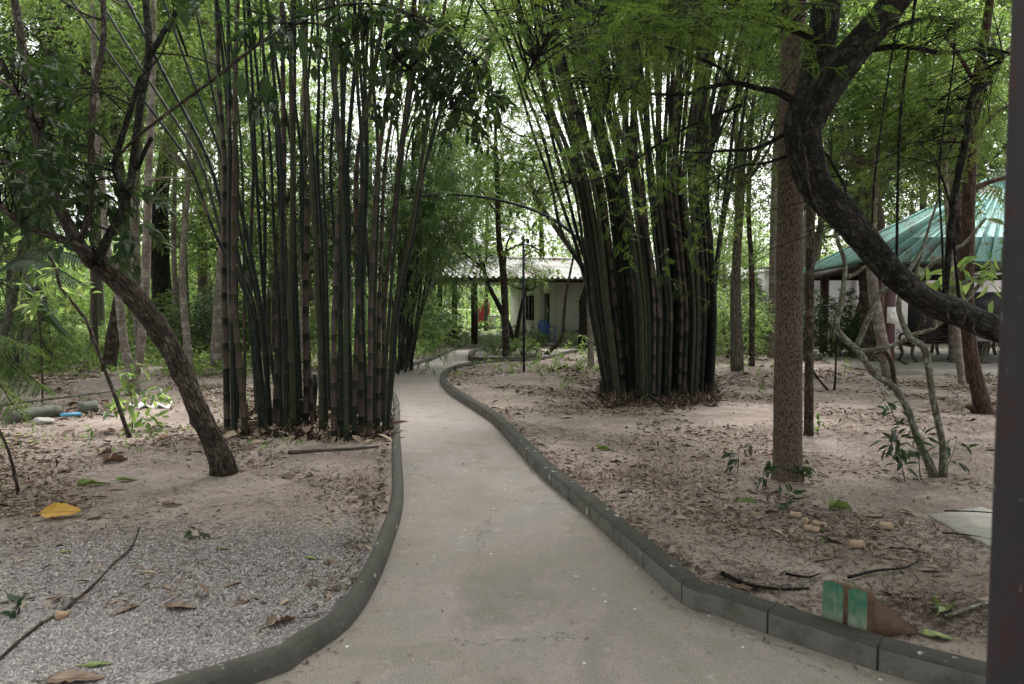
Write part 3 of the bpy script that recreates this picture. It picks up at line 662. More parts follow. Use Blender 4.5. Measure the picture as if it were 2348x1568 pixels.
# bright washing far behind the porch
def cloth(px, py, w_, h_, mat, label, Z=42):
    p = P(px, py, Z); n = 10; v = []
    for j in range(6):
        for k in range(n): v.append(p + [(k / (n - 1) - .5) * w_, .06 * math.sin(k * 1.7 + j * .3), -j / 5 * h_])
    q = [(j * n + k, j * n + k + 1, (j + 1) * n + k + 1, (j + 1) * n + k) for j in range(5) for k in range(n - 1)]
    o = MB().add(v, q).build('hanging_cloth', mat, base=p, smooth=True); so = o.modifiers.new('s', 'SOLIDIFY'); so.thickness = .02
    tag(o, label, 'cloth', 'cloths hanging beyond the porch')
cloth(1107, 695, .85, 1.2, M['red_cloth'], 'red and bright cloth hanging beyond the porch')
cloth(1090, 712, .5, .9, M['blue_cloth'], 'small blue cloth hanging beside the red one beyond the porch')
cloth(1125, 722, .7, .9, M['white_cloth'], 'white cloth hanging to the right of the red one beyond the porch')
r = root('clothes_line', P(1070, 760, 42) * [1, 1, 0], 'low line on two posts carrying the cloths beyond the porch', 'clothes line')
pa, pb = P(1070, 690, 42.05), P(1150, 690, 42.05)
MB().tube([pa, (pa + pb) / 2 - [0, 0, .03], pb], .008, 5, .5).build('line', M['white_metal'], r)
for p in (pa, pb): MB().tube([[p[0], p[1], 0], p], .03, 6).build('pole', M['wood_dark'], r)

# ---------------------------------------------------------------- open pavilion on the right
pav = root('pavilion', (11, 17, 0), 'open pavilion with a turquoise metal hip roof behind the dark leaning tree', 'pavilion')
NL = P(1977, 601, 15.8); FL = P(1838, 625, 21.2); NRc = np.array([17.2, 15.1, NL[2]]); FRc = np.array([18.0, 21.0, FL[2]])
NL[2] = FL[2] = NRc[2] = FRc[2] = 2.52
AP = P(2275, 412, 18.6); AP2 = AP + [1.2, .1, 0]
def ribbed(mb, a, b, c, d, n, proud=.035, fan=False):
    """quad a-b (eave) to d-c (top) with raised ribs up the slope"""
    a, b, c, d = map(np.array, (a, b, c, d)); nn = nrm(np.cross(b - a, d - a))
    if nn[2] < 0: nn = -nn
    mb.add([a, b, c, d, a - nn * .03, b - nn * .03, c - nn * .03, d - nn * .03], [[0, 1, 2, 3], [7, 6, 5, 4], [0, 4, 5, 1], [1, 5, 6, 2], [3, 2, 6, 7]])
    mb2 = MB(); u = nrm(b - a); up = (d + c) / 2 - (a + b) / 2; up = up - u * (up @ u); L = np.linalg.norm(b - a)
    for k in range(1, n):
        s = a + u * L * k / n
        # rib runs up the slope until it meets a hip
        t_ = 1.0
        dl = ((d - a) @ u); cr = ((c - a) @ u); x = L * k / n
        if x < dl: t_ = x / dl
        elif x > cr: t_ = (L - x) / (L - cr)
        if t_ < .04: continue
        e = s + up * t_
        if fan: e = d + (c - d) * k / n
        hw = u * .025; vv = [s - hw, s + hw, s + hw + nn * proud, s - hw + nn * proud, e - hw, e + hw, e + hw + nn * proud, e - hw + nn * proud]
        mb2.add(vv, [[0, 3, 7, 4], [1, 5, 6, 2], [3, 2, 6, 7], [0, 1, 2, 3], [4, 7, 6, 5]])
    return mb2
for a, b, c, d, n in ((NL, NRc, AP2, AP, 26), (FL, NL, AP, AP, 34), (NRc, FRc, AP2, AP2, 20), (FRc, FL, AP, AP2, 26)):
    mb = MB(); m2 = ribbed(mb, a, b, c, d, n, fan=(n == 26 and a is NL)); o = mb.build('roof', M['roof_teal'], pav); m2.build('roof_rib', M['roof_teal'], o)
mb = MB()
for a, b in ((NL, AP), (FL, AP), (NRc, AP2), (FRc, AP2)): mb.tube([a + [0, 0, .03], b + [0, 0, .05]], .07, 6)
mb.build('hip_cap', M['roof_teal'], pav)
MB().tube([AP + [0, 0, -.1], AP + [0, 0, .1], AP2 + [0, 0, .1], AP2 + [0, 0, -.1]], [.18, .22, .22, .18], 10).build('ridge_cap', M['ridge_cap'], pav)
mb = MB(); dz = np.array([0, 0, -.16])
for a, b in ((NL, NRc), (FL, NL), (NRc, FRc), (FRc, FL)):
    d_ = nrm(b - a); mb.box((a + b) / 2 + dz, (np.linalg.norm(b - a) - .3, .08, .18), math.atan2(d_[1], d_[0]))
mb.build('eave_beam', M['wood_dark'], pav)
for (px, py, Zp, w_) in ((2032, 858, 14.9, .2), (1886, 812, 20.6, .19), (2420, 850, 15.4, .2), (2200, 805, 21, .19)):
    p = P(px, py, Zp); MB().box((p[0], p[1], 1.24), (w_, w_, 2.5)).build('post', M['maroon'], pav)
# raised floor edge
fl = [G(1905, 838), G(2030, 862), G(2150, 868), G(2300, 876)]
MB().add([(*fl[0][:2], -.05), (*fl[1][:2], -.05), (*fl[2][:2], -.05), (18, fl[3][1] - .2, -.05), (18.5, 21.5, -.05), (9.2, 21.5, -.05),
          (*fl[0][:2], .1), (*fl[1][:2], .16), (*fl[2][:2], .16), (18, fl[3][1] - .2, .16), (18.5, 21.5, .14), (9.2, 21.5, .1)],
         [[0, 1, 7, 6], [1, 2, 8, 7], [2, 3, 9, 8], [3, 4, 10, 9], [4, 5, 11, 10], [5, 0, 6, 11], [6, 7, 10, 11], [7, 8, 9, 10]]).build('floor', M['concrete'], pav)
# sheet of paper on the post
pp = P(2044, 725, 14.76)
o = MB().add([pp + [-.1, 0, .2], pp + [.13, -.02, .2], pp + [.15, -.06, -.18], pp + [-.11, -.015, -.14], pp + [-.1, .006, .2], pp + [.13, -.014, .2], pp + [.15, -.054, -.18], pp + [-.11, -.009, -.14]],
             [[3, 2, 1, 0], [4, 5, 6, 7], [0, 1, 5, 4], [1, 2, 6, 5], [2, 3, 7, 6], [3, 0, 4, 7]]).build('paper_sheet', M['paper'], base=pp)
tag(o, 'curling white sheet of paper pinned to the maroon pavilion post', 'paper')

def bench(base, rz, label):
    b = np.array(base, float); r = root('park_bench', b, label, 'bench', 'old wooden benches in the pavilion')
    ca, sa = math.cos(rz), math.sin(rz)
    def q(x, y, z): return b + np.array([x * ca - y * sa, x * sa + y * ca, z])
    for x in (-.7, .7):
        mb = MB(); mb.tube([q(x, -.25, 0), q(x, -.15, .2), q(x, -.22, .42), q(x, .2, .4), q(x, .3, .65), q(x, .36, .9)], [.05, .04, .045, .04, .035, .03], 7, .06)
        mb.tube([q(x, .32, 0), q(x, .18, .18), q(x, .2, .4)], .042, 7, .06)
        mb.tube([q(x, -.22, .42), q(x, -.25, .6), q(x, -.1, .67), q(x, .28, .62)], .03, 7, .06); mb.build('side_frame', M['bark_grey'], r)
    mb = MB()
    for k in range(5): mb.box(q(0, -.2 + k * .09, .45), (1.55, .075, .03), rz)
    mb.build('seat', M['wood_dark'], r)
    mb = MB()
    for k in range(4): mb.box(q(0, .27 + k * .03, .56 + k * .1), (1.55, .03, .08), rz)
    mb.build('backrest', M['wood_dark'], r)
bp = P(2150, 832, 16.6); bench((bp[0] - .15, bp[1], .15), R(190), 'dark slatted bench seen from behind at the pavilion edge')
bp = P(2190, 800, 19.2); bench((bp[0] + .2, bp[1], .15), R(165), 'second dark bench deeper inside the pavilion')
tp = P(2300, 850, 15.9); tr_ = root('table', (tp[0], tp[1], .16), 'concrete table with a pale flat top on a thick pedestal in the pavilion', 'table')
tb = np.array([tp[0], tp[1], .16])
MB().box(tb + [0, 0, .55], (1.7, .6, .07)).build('tabletop', M['concrete'], tr_)
for x in (-.5, .5): MB().tube([tb + [x, 0, 0], tb + [x, 0, .15], tb + [x, 0, .4], tb + [x, 0, .51]], [.2, .12, .1, .16], 10, .08).build('pedestal', M['bark_grey'], tr_)

# white building behind the pavilion
wb = root('white_building', (9.8, 25, 0), 'low white building behind the pavilion', 'building')
mb = MB(); mb.box((12.5, 26, 1.42), (5, .2, 2.84)); mb.box((18.8, 26, 1.42), (4.4, .2, 2.84)); mb.box((9.95, 27.1, 1.42), (.2, 2, 2.84)); mb.box((15.8, 26, 2.52), (1.6, .2, .64)); mb.box((13.0, 25.7, 1.42), (.35, .35, 2.83))
mb.build('wall', M['wall_white'], wb)
MB().box((15.8, 26.05, 1.1), (1.6, .06, 2.2)).build('door', M['black_door'], wb)
o = MB().box((17.9, 25.87, 1.5), (1.2, .06, 1.0)).build('window', M['wood_dark'], wb); MB().box((17.9, 25.83, 1.5), (1.05, .03, .85)).build('pane', M['black_door'], o)
mb = MB(); mb.add([(9.6, 25.2, 2.85), (21.5, 25.2, 2.85), (21.5, 28.5, 3.0), (9.6, 28.5, 3.0), (9.6, 25.2, 2.93), (21.5, 25.2, 2.93), (21.5, 28.5, 3.08), (9.6, 28.5, 3.08)], [[3, 2, 1, 0], [4, 5, 6, 7], [0, 1, 5, 4], [1, 2, 6, 5], [2, 3, 7, 6], [3, 0, 4, 7]])
mb.build('roof', M['roof_grey'], wb)
# white outbuilding between bamboo and the ridged trunk
ob = root('outbuilding', (9.3, 31, 0), 'small pale outbuilding glimpsed between the right bamboo and the tall straight trunk', 'building')
mb = MB(); mb.box((11.2, 30, 1.3), (3.6, .2, 2.6)); mb.box((9.5, 32, 1.3), (.2, 4, 2.6)); mb.build('wall', M['wall_white'], ob)
MB().add([(8.6, 29.2, 2.45), (13.6, 29.2, 2.45), (13.6, 32.5, 3.2), (8.6, 32.5, 3.2), (8.6, 29.2, 2.53), (13.6, 29.2, 2.53), (13.6, 32.5, 3.28), (8.6, 32.5, 3.28)], [[3, 2, 1, 0], [4, 5, 6, 7], [0, 1, 5, 4], [1, 2, 6, 5], [2, 3, 7, 6], [3, 0, 4, 7]]).build('roof', M['roof_grey'], ob)
# concrete track behind
o = MB().add([(4.5, 25.6, .07), (14, 24.2, .07), (14, 21.8, .07), (4.5, 23, .07)], [[0, 3, 2, 1]]).build('side_path', M['path']); tag(o, kind='structure')
# sunny clearing strip far left
o = MB().add([(-40, 40, .06), (-8, 39, .06), (-9, 33.5, .06), (-40, 34, .06)], [[0, 3, 2, 1]]).build('dirt_road', M['path']); tag(o, kind='structure')

# ---------------------------------------------------------------- bamboo
def culm_mesh(pts, r0, r1, brown):
    p, rr = resample(np.array(pts), np.linspace(r0, r1, len(pts)), .09)
    L = np.concatenate([[0], np.cumsum(np.linalg.norm(np.diff(p, axis=0), axis=1))])
    g_ = random.uniform(.85, 1.2); ph = random.uniform(0, .27); ls = []
    for k in range(int(L[-1] / g_ / .27) + 2):
        for o_, s_ in ((-.006, 1.0), (0, 1.075), (.008, 1.06), (.018, .985), (.14, 1.0)): ls.append(((k * .27 - ph + o_) * g_, s_ * random.uniform(.985, 1.015)))
    la = np.array([0.] + [a for a, _ in ls]); sa = np.array([1.1] + [s for _, s in ls]); ok = (la < L[-1]) & (la >= 0); la = la[ok]; sa = sa[ok]
    q = np.stack([np.interp(la, L, p[:, k]) for k in range(3)], 1); rq = np.interp(la, L, rr) * sa
    mb = MB(); mb.tube(q, rq, 9, rd=brown); mb.tc[0][:, 2] = mb.tc[0][:, 2] / g_ + ph; return mb
def bamboo_foliage(mb, pts, n, L=.17, W=.024):
    c = []; d = []
    for _ in range(n):
        p = pts[random.randrange(len(pts))]; c.append(p + rng.normal(0, .16, 3)); d.append(rng.normal(0, .8, 3) + [0, 0, -.2])
    twig_leaves(mb, np.array(c), np.array(d), .3, 9, L, W, False, .25, .6, .45)
def clump(culms, base, label, fol, hang=0, top=8.0):
    r = root('bamboo_clump', base, label, 'bamboo'); tips = []; mid = []
    for pts, wpx, br in culms:
        pts = np.array(pts); top_dir = nrm(pts[-1] - pts[-2]); e = pts[-1]
        if e[2] < top and pts[-1][2] > 4.0:
            k = (top - e[2]) * random.uniform(.6, 1.0); pts = np.vstack([pts, e + top_dir * k * .5, e + top_dir * k + np.array([top_dir[0] * 1.2, top_dir[1], -.25]) * k * .4])
        rad = wpx / 2 / F * pts[0][1]
        culm_mesh(pts, rad, rad * (.45 if pts[-1][2] > 5 else .8), br).build('culm', M['culm'], r, smooth=True)
        if pts[-1][2] > 5: tips += [pts[-1], pts[-2], pts[-2] * .5 + pts[-1] * .5]; mid += [pts[-2] * a + pts[-3] * (1 - a) for a in (.2, .5, .8)]
    if fol:
        mb = MB(); bamboo_foliage(mb, tips, fol)
        if hang: bamboo_foliage(mb, mid, hang, .15, .02)
        mb.build('foliage', M['leaf_bamboo'], r)
    return r
# culm table: base x, base y, x at 700, x at 367, x at 0, width px, brown share
LT = [(521, 990, 515, 512, 500, 17, .8), (538, 1005, 532, 522, 518, 14, .25), (545, 975, 540, 537, 530, 10, .3), (563, 1005, 545, 547, 556, 16, .85),
      (590, 965, 572, 568, 570, 13, .6), (604, 985, 578, 464, 245, 13, .05), (612, 975, 585, 488, 300, 13, .05), (598, 990, 560, 496, 350, 11, .1), (620, 960, 600, 585, 578, 12, .1),
      (631, 985, 628, 632, 645, 16, .85), (640, 960, 610, 599, 590, 11, .1), (618, 990, 600, 537, 500, 12, .1), (645, 990, 640, 616, 600, 11, .2), (663, 965, 655, 637, 622, 12, .4), (675, 975, 668, 653, 560, 11, .05),
      (684, 985, 678, 669, 640, 13, .1), (690, 955, 686, 682, 676, 12, .05), (672, 990, 664, 672, 690, 13, .2), (700, 950, 696, 701, 715, 11, .3),
      (716, 985, 708, 703, 700, 12, .9), (742, 960, 735, 713, 690, 14, .05), (748, 975, 742, 730, 712, 12, .05), (757, 945, 752, 743, 742, 11, .1),
      (766, 1010, 764, 768, 770, 16, .7), (775, 985, 772, 775, 780, 13, .15), (786, 1000, 783, 789, 791, 14, .1), (796, 960, 795, 796, 800, 12, .2), (803, 985, 800, 803, 812, 14, .1),
      (812, 1005, 808, 813, 820, 13, .4), (820, 960, 816, 824, 832, 14, .15), (829, 1000, 826, 840, 879, 17, .75), (838, 985, 838, 847, 870, 14, .2), (846, 1005, 848, 862, 897, 14, .7),
      (853, 960, 850, 858, 865, 12, .1), (859, 985, 862, 880, 905, 12, .15), (866, 1000, 872, 888, 935, 14, .75), (873, 975, 878, 912, 975, 12, .8), (880, 990, 892, 926, 985, 12, .3),
      (884, 960, 905, 970, 1050, 13, .05), (888, 985, 912, 979, 1062, 11, .05), (794, 1010, 792, 780, 760, 13, .3), (656, 1000, 650, 645, 652, 13, .3), (737, 1000, 730, 722, 708, 13, .15),
      (609, 1000, 575, 430, 140, 9, .1), (625, 985, 590, 520, 430, 11, .15), (560, 985, 556, 548, 510, 9, .5), (778, 950, 779, 770, 752, 12, .2), (842, 950, 843, 838, 842, 12, .2), (710, 965, 706, 690, 660, 12, .2)]
culms = []
for bx, by, x7, x3, x0, wp, br in LT:
    b = base_at(bx, by); Z = b[1] * 1.0; j_ = random.gauss(0, 5); x7 += j_; x3 += j_ * 1.5 + random.gauss(0, 7); x0 += random.gauss(0, 18)
    if x0 < 460 or x0 > 1000: pts = [b, P((bx * .5 + x7 * .5), 850, Z + .1), P(x7, 700, Z + .15), P((x7 + x3) / 2 + (x3 - x7) * .06, 535, Z + .2), P(x3, 367, Z + .3), P((x3 + x0) / 2, 185, Z + .4), P(x0, 0, Z + .5)]
    else: pts = [b, P(bx * .6 + x7 * .4 + random.uniform(-2, 2), 850, Z), P(x7, 700, Z + .05), P((x7 + x3) / 2 + random.uniform(-3, 3), 535, Z + .1), P(x3, 367, Z + .1), P((x3 + x0) / 2 + random.uniform(-4, 4), 185, Z + .15), P(x0, 0, Z + .2)]
    culms.append((pts, wp * random.uniform(.78, 1.05), .97 if br > .6 else .15 if br > .35 else .02))
# broken and cut culms
for pl, wp, br in (([(700, 985), (703, 850), (700, 700), (704, 520), (703, 435)], 15, 1.0), ([(716, 960), (722, 880), (720, 840)], 14, .8), ([(612, 970), (616, 700), (616, 660)], 11, .3), ([(834, 985), (834, 890)], 12, .9), ([(690, 980), (690, 900)], 15, .1)):
    b = base_at(*pl[0]); culms.append(([b] + [P(x, y, b[1]) for x, y in pl[1:]], wp, br))
cb = base_at(700, 980); CL = clump(culms, cb, 'large dark bamboo clump left of the path beside the leaning tree', 650, 260)
cr = base_at(1510, 905); culms = []
for k in range(93):
    t_ = (k + random.uniform(0, 1)) / 93; bx = 1388 + 245 * t_; Z = random.uniform(10.3, 12.6); edge = abs(t_ - .5) * 2
    if edge > .8: Z = random.uniform(10.8, 12.0)
    b = P(bx, 900, Z); b = np.array([b[0], Z, gzs(b[0], Z)])
    lf = max(0, .5 - t_) * 2
    x7 = bx + (-38 * lf ** 1.3 + 8 * t_); x4 = 1268 + 410 * t_ + random.uniform(-12, 12); x4 = x4 if lf > .1 else 1428 + 300 * (t_ - .45) + random.uniform(-14, 14)
    x0 = 1165 + 560 * t_ + random.uniform(-30, 30)
    x4 = .35 * bx + .65 * x4 if t_ < .5 else bx * .6 + x4 * .4 + 18 * (t_ - .5)
    if random.random() < .12: x0 += random.uniform(-120, 120)
    sagz = lf * .6
    pts = [b, P((bx + x7) / 2 + 2 * t_, 800, Z), P(x7, 700, Z), P((x7 + x4) / 2 + 6 * lf, 550, Z - .1), P(x4, 400, Z - .15 - sagz), P(x4 * .5 + x0 * .5 - 4, 200, Z - .2 - sagz), P(x0, -20, Z - .3 - sagz)]
    br = random.choice([.02, .02, .03, .03, .05, .05, .08, .2, .97]); culms.append((pts, random.uniform(7.5, 13), br))
# yellowish culms fanning out low on the left, and the dark one on the right edge
for pl in ([(1440, 890), (1400, 760), (1350, 640), (1290, 540), (1262, 420), (1230, 330)], [(1425, 880), (1395, 770), (1345, 655), (1320, 560), (1275, 430), (1240, 300), (1200, 200)], [(1450, 895), (1412, 770), (1375, 680), (1330, 560), (1300, 440), (1262, 300), (1240, 160)],
           [(1632, 905), (1636, 780), (1640, 650), (1660, 500), (1690, 350), (1720, 150), (1738, 0)], [(1618, 905), (1626, 780), (1636, 650), (1655, 500), (1680, 300), (1700, 100), (1705, 0)]):
    b = base_at(*pl[0]); Z = 11.3; b = P(pl[0][0], 900, Z); b[2] = gzs(b[0], Z); culms.append(([b] + [P(x, y, Z - .1 * k) for k, (x, y) in enumerate(pl[1:])], 10, .25))
CRr = clump(culms, cr, 'dense tall bamboo clump standing on bare soil right of the path', 800, 350, 8.5)
# arching culm over the path: belongs to the right clump
arc = [(1345, 640), (1340, 570), (1305, 530), (1262, 500), (1200, 474), (1120, 454), (1040, 446), (975, 448), (905, 458)]
ap = [P(x, y, 11.6 + .25 * k) for k, (x, y) in enumerate(arc)]; ap = [P(1400, 790, 11.4)] + ap
culm_mesh(ap, .034, .02, 0.0).build('culm', M['culm'], CRr, smooth=True)
mb = MB(); bamboo_foliage(mb, ap[6:], 40); mb.build('foliage', M['leaf_bamboo'], CRr)
# root litter mound pieces at both clumps
def basal(parent, cx0, cx1, yy, n, Zs):
    mb = MB()
    for _ in range(n):
        Z = random.uniform(*Zs); x = random.uniform(cx0, cx1); p = P(x, 900, Z); g_ = gzs(p[0], Z)
        p = np.array([p[0], Z, g_]); d = rng.normal(0, 1, 3); d[2] = abs(d[2]) * .8; d = nrm(d) * random.uniform(.06, .22)
        mb.tube([p - d * .2, p + d * .5 + rng.normal(0, .02, 3), p + d], [.009, .008, .002], 3, cap=False, rd=random.random())
    mb.build('basal_sheath', M['twig'], parent)
basal(CL, 530, 895, 990, 1500, (7.3, 9.3)); basal(CRr, 1375, 1645, 900, 1700, (9.7, 12.4))
mb = MB()
cc = []; dd = []
for _ in range(260):
    if random.random() < .55: x = random.uniform(540, 890); Z = random.uniform(7.2, 8.2)
    else: x = random.uniform(540, 890); Z = random.uniform(8, 9.5)
    p = P(x, 900, Z); cc.append([p[0], Z, gzs(p[0], Z) + random.uniform(.01, .08)]); dd.append(rng.normal(0, 1, 3) * [1, 1, .3])
leaves(mb, np.array(cc), np.array(dd), nrm(rng.normal(0, .4, (260, 3)) + [0, 0, 1]), rng.uniform(.1, .26, 260), rng.uniform(.04, .11, 260), rng.uniform(.2, .92, 260), True, .3)
mb.build('fallen_sheath', M['leaf_dry'], CL)
# slender bamboo behind the left clump, next to the path
culms = []
for k in range(26):
    bx = random.uniform(905, 945); Z = random.uniform(14.8, 16.5); b = P(bx, 850, Z); b[2] = gzs(b[0], Z)
    x6 = bx + random.uniform(-15, 75); x3 = x6 + random.uniform(-30, 90)
    culms.append(([b, P(bx * .6 + x6 * .4, 760, Z), P(x6, 620, Z), P((x6 + x3) / 2 - 5, 470, Z), P(x3, 330, Z), P(x3 + random.uniform(-10, 60), 200, Z)], random.uniform(4, 8), .05))
C3 = clump(culms, base_at(925, 850), 'slender leafy bamboo behind the large left clump at the path edge', 0)
mb = MB(); pts_ = [P(random.gauss(985, 50), random.gauss(480, 110), random.uniform(14.5, 17)) for _ in range(260)]
bamboo_foliage(mb, pts_, 2000, .2, .026); mb.build('foliage', M['leaf_bamboo'], C3)

# ---------------------------------------------------------------- trees with hand-placed trunks
def PX(l, Z, dz=0): return [P(x, y, Z + dz * k) for k, (x, y, *_) in enumerate(l)]
def limb(mb, l, Z, dz=0., sides=10, wob=.06, step=.12, rd=.5):
    pts = PX(l, Z, dz); rad = [q[2] / F * (Z + dz * k) for k, q in enumerate(l)]
    mb.tube(pts, rad, sides, step, wob, rd=rd); return pts
def attach(mbw, pts_branch, tgt, r=.005, sides=4):
    B = np.array(pts_branch); d = np.linalg.norm(B - tgt, axis=1) + np.maximum(0, tgt[2] - B[:, 2]) * .2
    k = np.argmin(d); s = B[k]; m = (s + tgt) / 2 + rng.normal(0, .05, 3) + [0, 0, .06]
    mbw.tube([s, m, tgt], [r * 1.8, r * 1.2, r * .6], sides, .15, cap=False)
    return nrm(tgt - s)
def dens(pts, step=.15):
    p, _ = resample(np.array(pts), np.ones(len(pts)), step); return list(p)

# near-left leaning tree
b = base_at(513, 1082); t1 = root('tree', b, 'near tree with trunk leaning left and dark glossy leaves, left of the big bamboo', 'tree')
ZL = b[1]; mb = MB(); BR = []
tr = [(513, 1095, 40), (510, 1062, 33), (490, 1015, 28), (455, 940, 27), (420, 860, 26), (380, 780, 27), (335, 715, 27), (285, 655, 27), (235, 608, 25), (205, 590, 22)]
pts = [P(x, y, ZL - .09 * k) for k, (x, y, r_) in enumerate(tr)]; mb.tube(pts, [q[2] / F * ZL * .82 for q in tr], 20, .04, .11); BR += dens(pts[6:])
pts[0][2] = b[2] - .05
mb.build('trunk', M['bark_brown'], t1, smooth=True)
Zf = ZL - .85
for k, (l, dz) in enumerate((
    ([(205, 592, 20), (182, 570, 14), (140, 548, 10), (88, 530, 9), (44, 508, 9), (0, 472, 8), (-60, 430, 7)], -.05),
    ([(215, 600, 18), (176, 553, 17), (126, 453, 14), (90, 327, 13), (65, 191, 12), (50, 100, 11), (30, -20, 10)], .1),
    ([(222, 600, 15), (232, 575, 11), (267, 508, 9), (292, 448, 9), (302, 402, 9), (312, 312, 8.5), (327, 201, 8.5), (342, 121, 8), (332, -20, 7)], .08),
    ([(342, 130, 7), (365, 92, 6), (382, 62, 6), (417, 10, 5)], .05),
    ([(292, 440, 6), (262, 392, 6), (277, 322, 6.5), (302, 241, 6), (322, 176, 5)], .02),
    ([(312, 390, 7), (330, 350, 6), (348, 315, 5.5)], 0),
    ([(251, 377, 3), (322, 307, 4), (402, 246, 4), (503, 171, 4.5), (594, 100, 4.5), (669, 57, 4), (751, 17, 3.5), (882, 12, 3), (1008, 67, 2.4), (1090, 140, 1.6)], .06),
    ([(675, 56, 3), (721, 53, 3), (809, 82, 2.5), (882, 120, 2.2), (964, 181, 1.8), (1030, 250, 1.3)], .05),
    ([(355, 122, 2.5), (430, 128, 2.2), (500, 150, 1.8), (560, 160, 1.4)], .05),
    ([(180, 560, 9), (205, 480, 8), (211, 277, 8), (216, 201, 8), (236, 100, 8), (236, -20, 7)], .12),
    ([(120, 545, 7), (100, 440, 5), (30, 385, 6), (0, 360, 6), (-50, 300, 6)], .08),
    ([(90, 300, 6), (40, 215, 5), (0, 185, 5)], .08),
    ([(230, 45, 4), (190, 30, 3), (140, 0, 3)], .05))):
    mb = MB(); z0 = Zf if k not in (3, 6, 7, 8) else Zf + (.55 if k in (3, 8) else .3); l = [(a_, b_, c_ * (1.0 if k in (2, 3, 4) else .85)) for a_, b_, c_ in l]; pts = limb(mb, l, z0, dz, 8, .08, .08); BR += dens(pts, .12)
    mb.build('branch', M['bark_brown'] if k < 2 else M['bark_dark'] if k in (2, 3, 4, 5) else M['bark_brown'], t1, smooth=True)
tw = MB(); lf = MB()
for cx, cy, rx, ry, n, zz in ((110, 290, 130, 130, 46, (4.7, 6.2)), (180, 420, 100, 80, 30, (4.6, 5.6)), (60, 180, 80, 80, 18, (4.8, 6)), (320, 490, 50, 60, 5, (4.8, 5.4)), (60, 430, 80, 90, 24, (4.6, 5.8)),
                              (1000, 110, 120, 110, 50, (5.4, 6.6)), (1070, 220, 90, 70, 30, (5.5, 6.4)), (870, 60, 130, 60, 30, (5.2, 6.2)), (660, 60, 120, 50, 14, (5, 5.6)), (610, 190, 50, 25, 4, (4.6, 5)), (900, 190, 60, 60, 14, (5.2, 6)), (440, 20, 60, 40, 6, (4.8, 5.4)), (250, 560, 60, 30, 5, (4.6, 5))):
    for _ in range(n):
        p = P(random.gauss(cx, rx * .5), random.gauss(cy, ry * .5), random.uniform(*zz)); d = attach(tw, BR, p, .004)
        twig_leaves(lf, np.array([p]), np.array([d * .7 + rng.normal(0, .4, 3) + [0, 0, -.15]]), .2, 11, .115, .04, True, .25, .9, .45)
for x, y, Z, L_, W_ in ((555, 165, 4.8, .22, .075), (607, 170, 4.9, .2, .08), (615, 172, 4.7, .25, .07), (690, 60, 4.8, .3, .07), (720, 150, 4.9, .12, .06), (750, 140, 4.9, .13, .05), (500, 170, 4.8, .13, .05), (520, 165, 4.8, .12, .05), (880, 110, 5.2, .2, .06), (410, 5, 4.6, .15, .06), (430, 20, 4.6, .13, .06)):
    leaves(lf, np.array([P(x, y, Z)]), np.array([[random.uniform(-.25, .25), random.uniform(-.2, .2), -1.]]), np.array([[random.uniform(-.4, .4), -1., .1]]), L_, W_, np.array([random.uniform(.2, .8)]), True, .1)
tw.build('twig', M['bark_dark'], t1); lf.build('crown', M['leaf_dark'], t1)

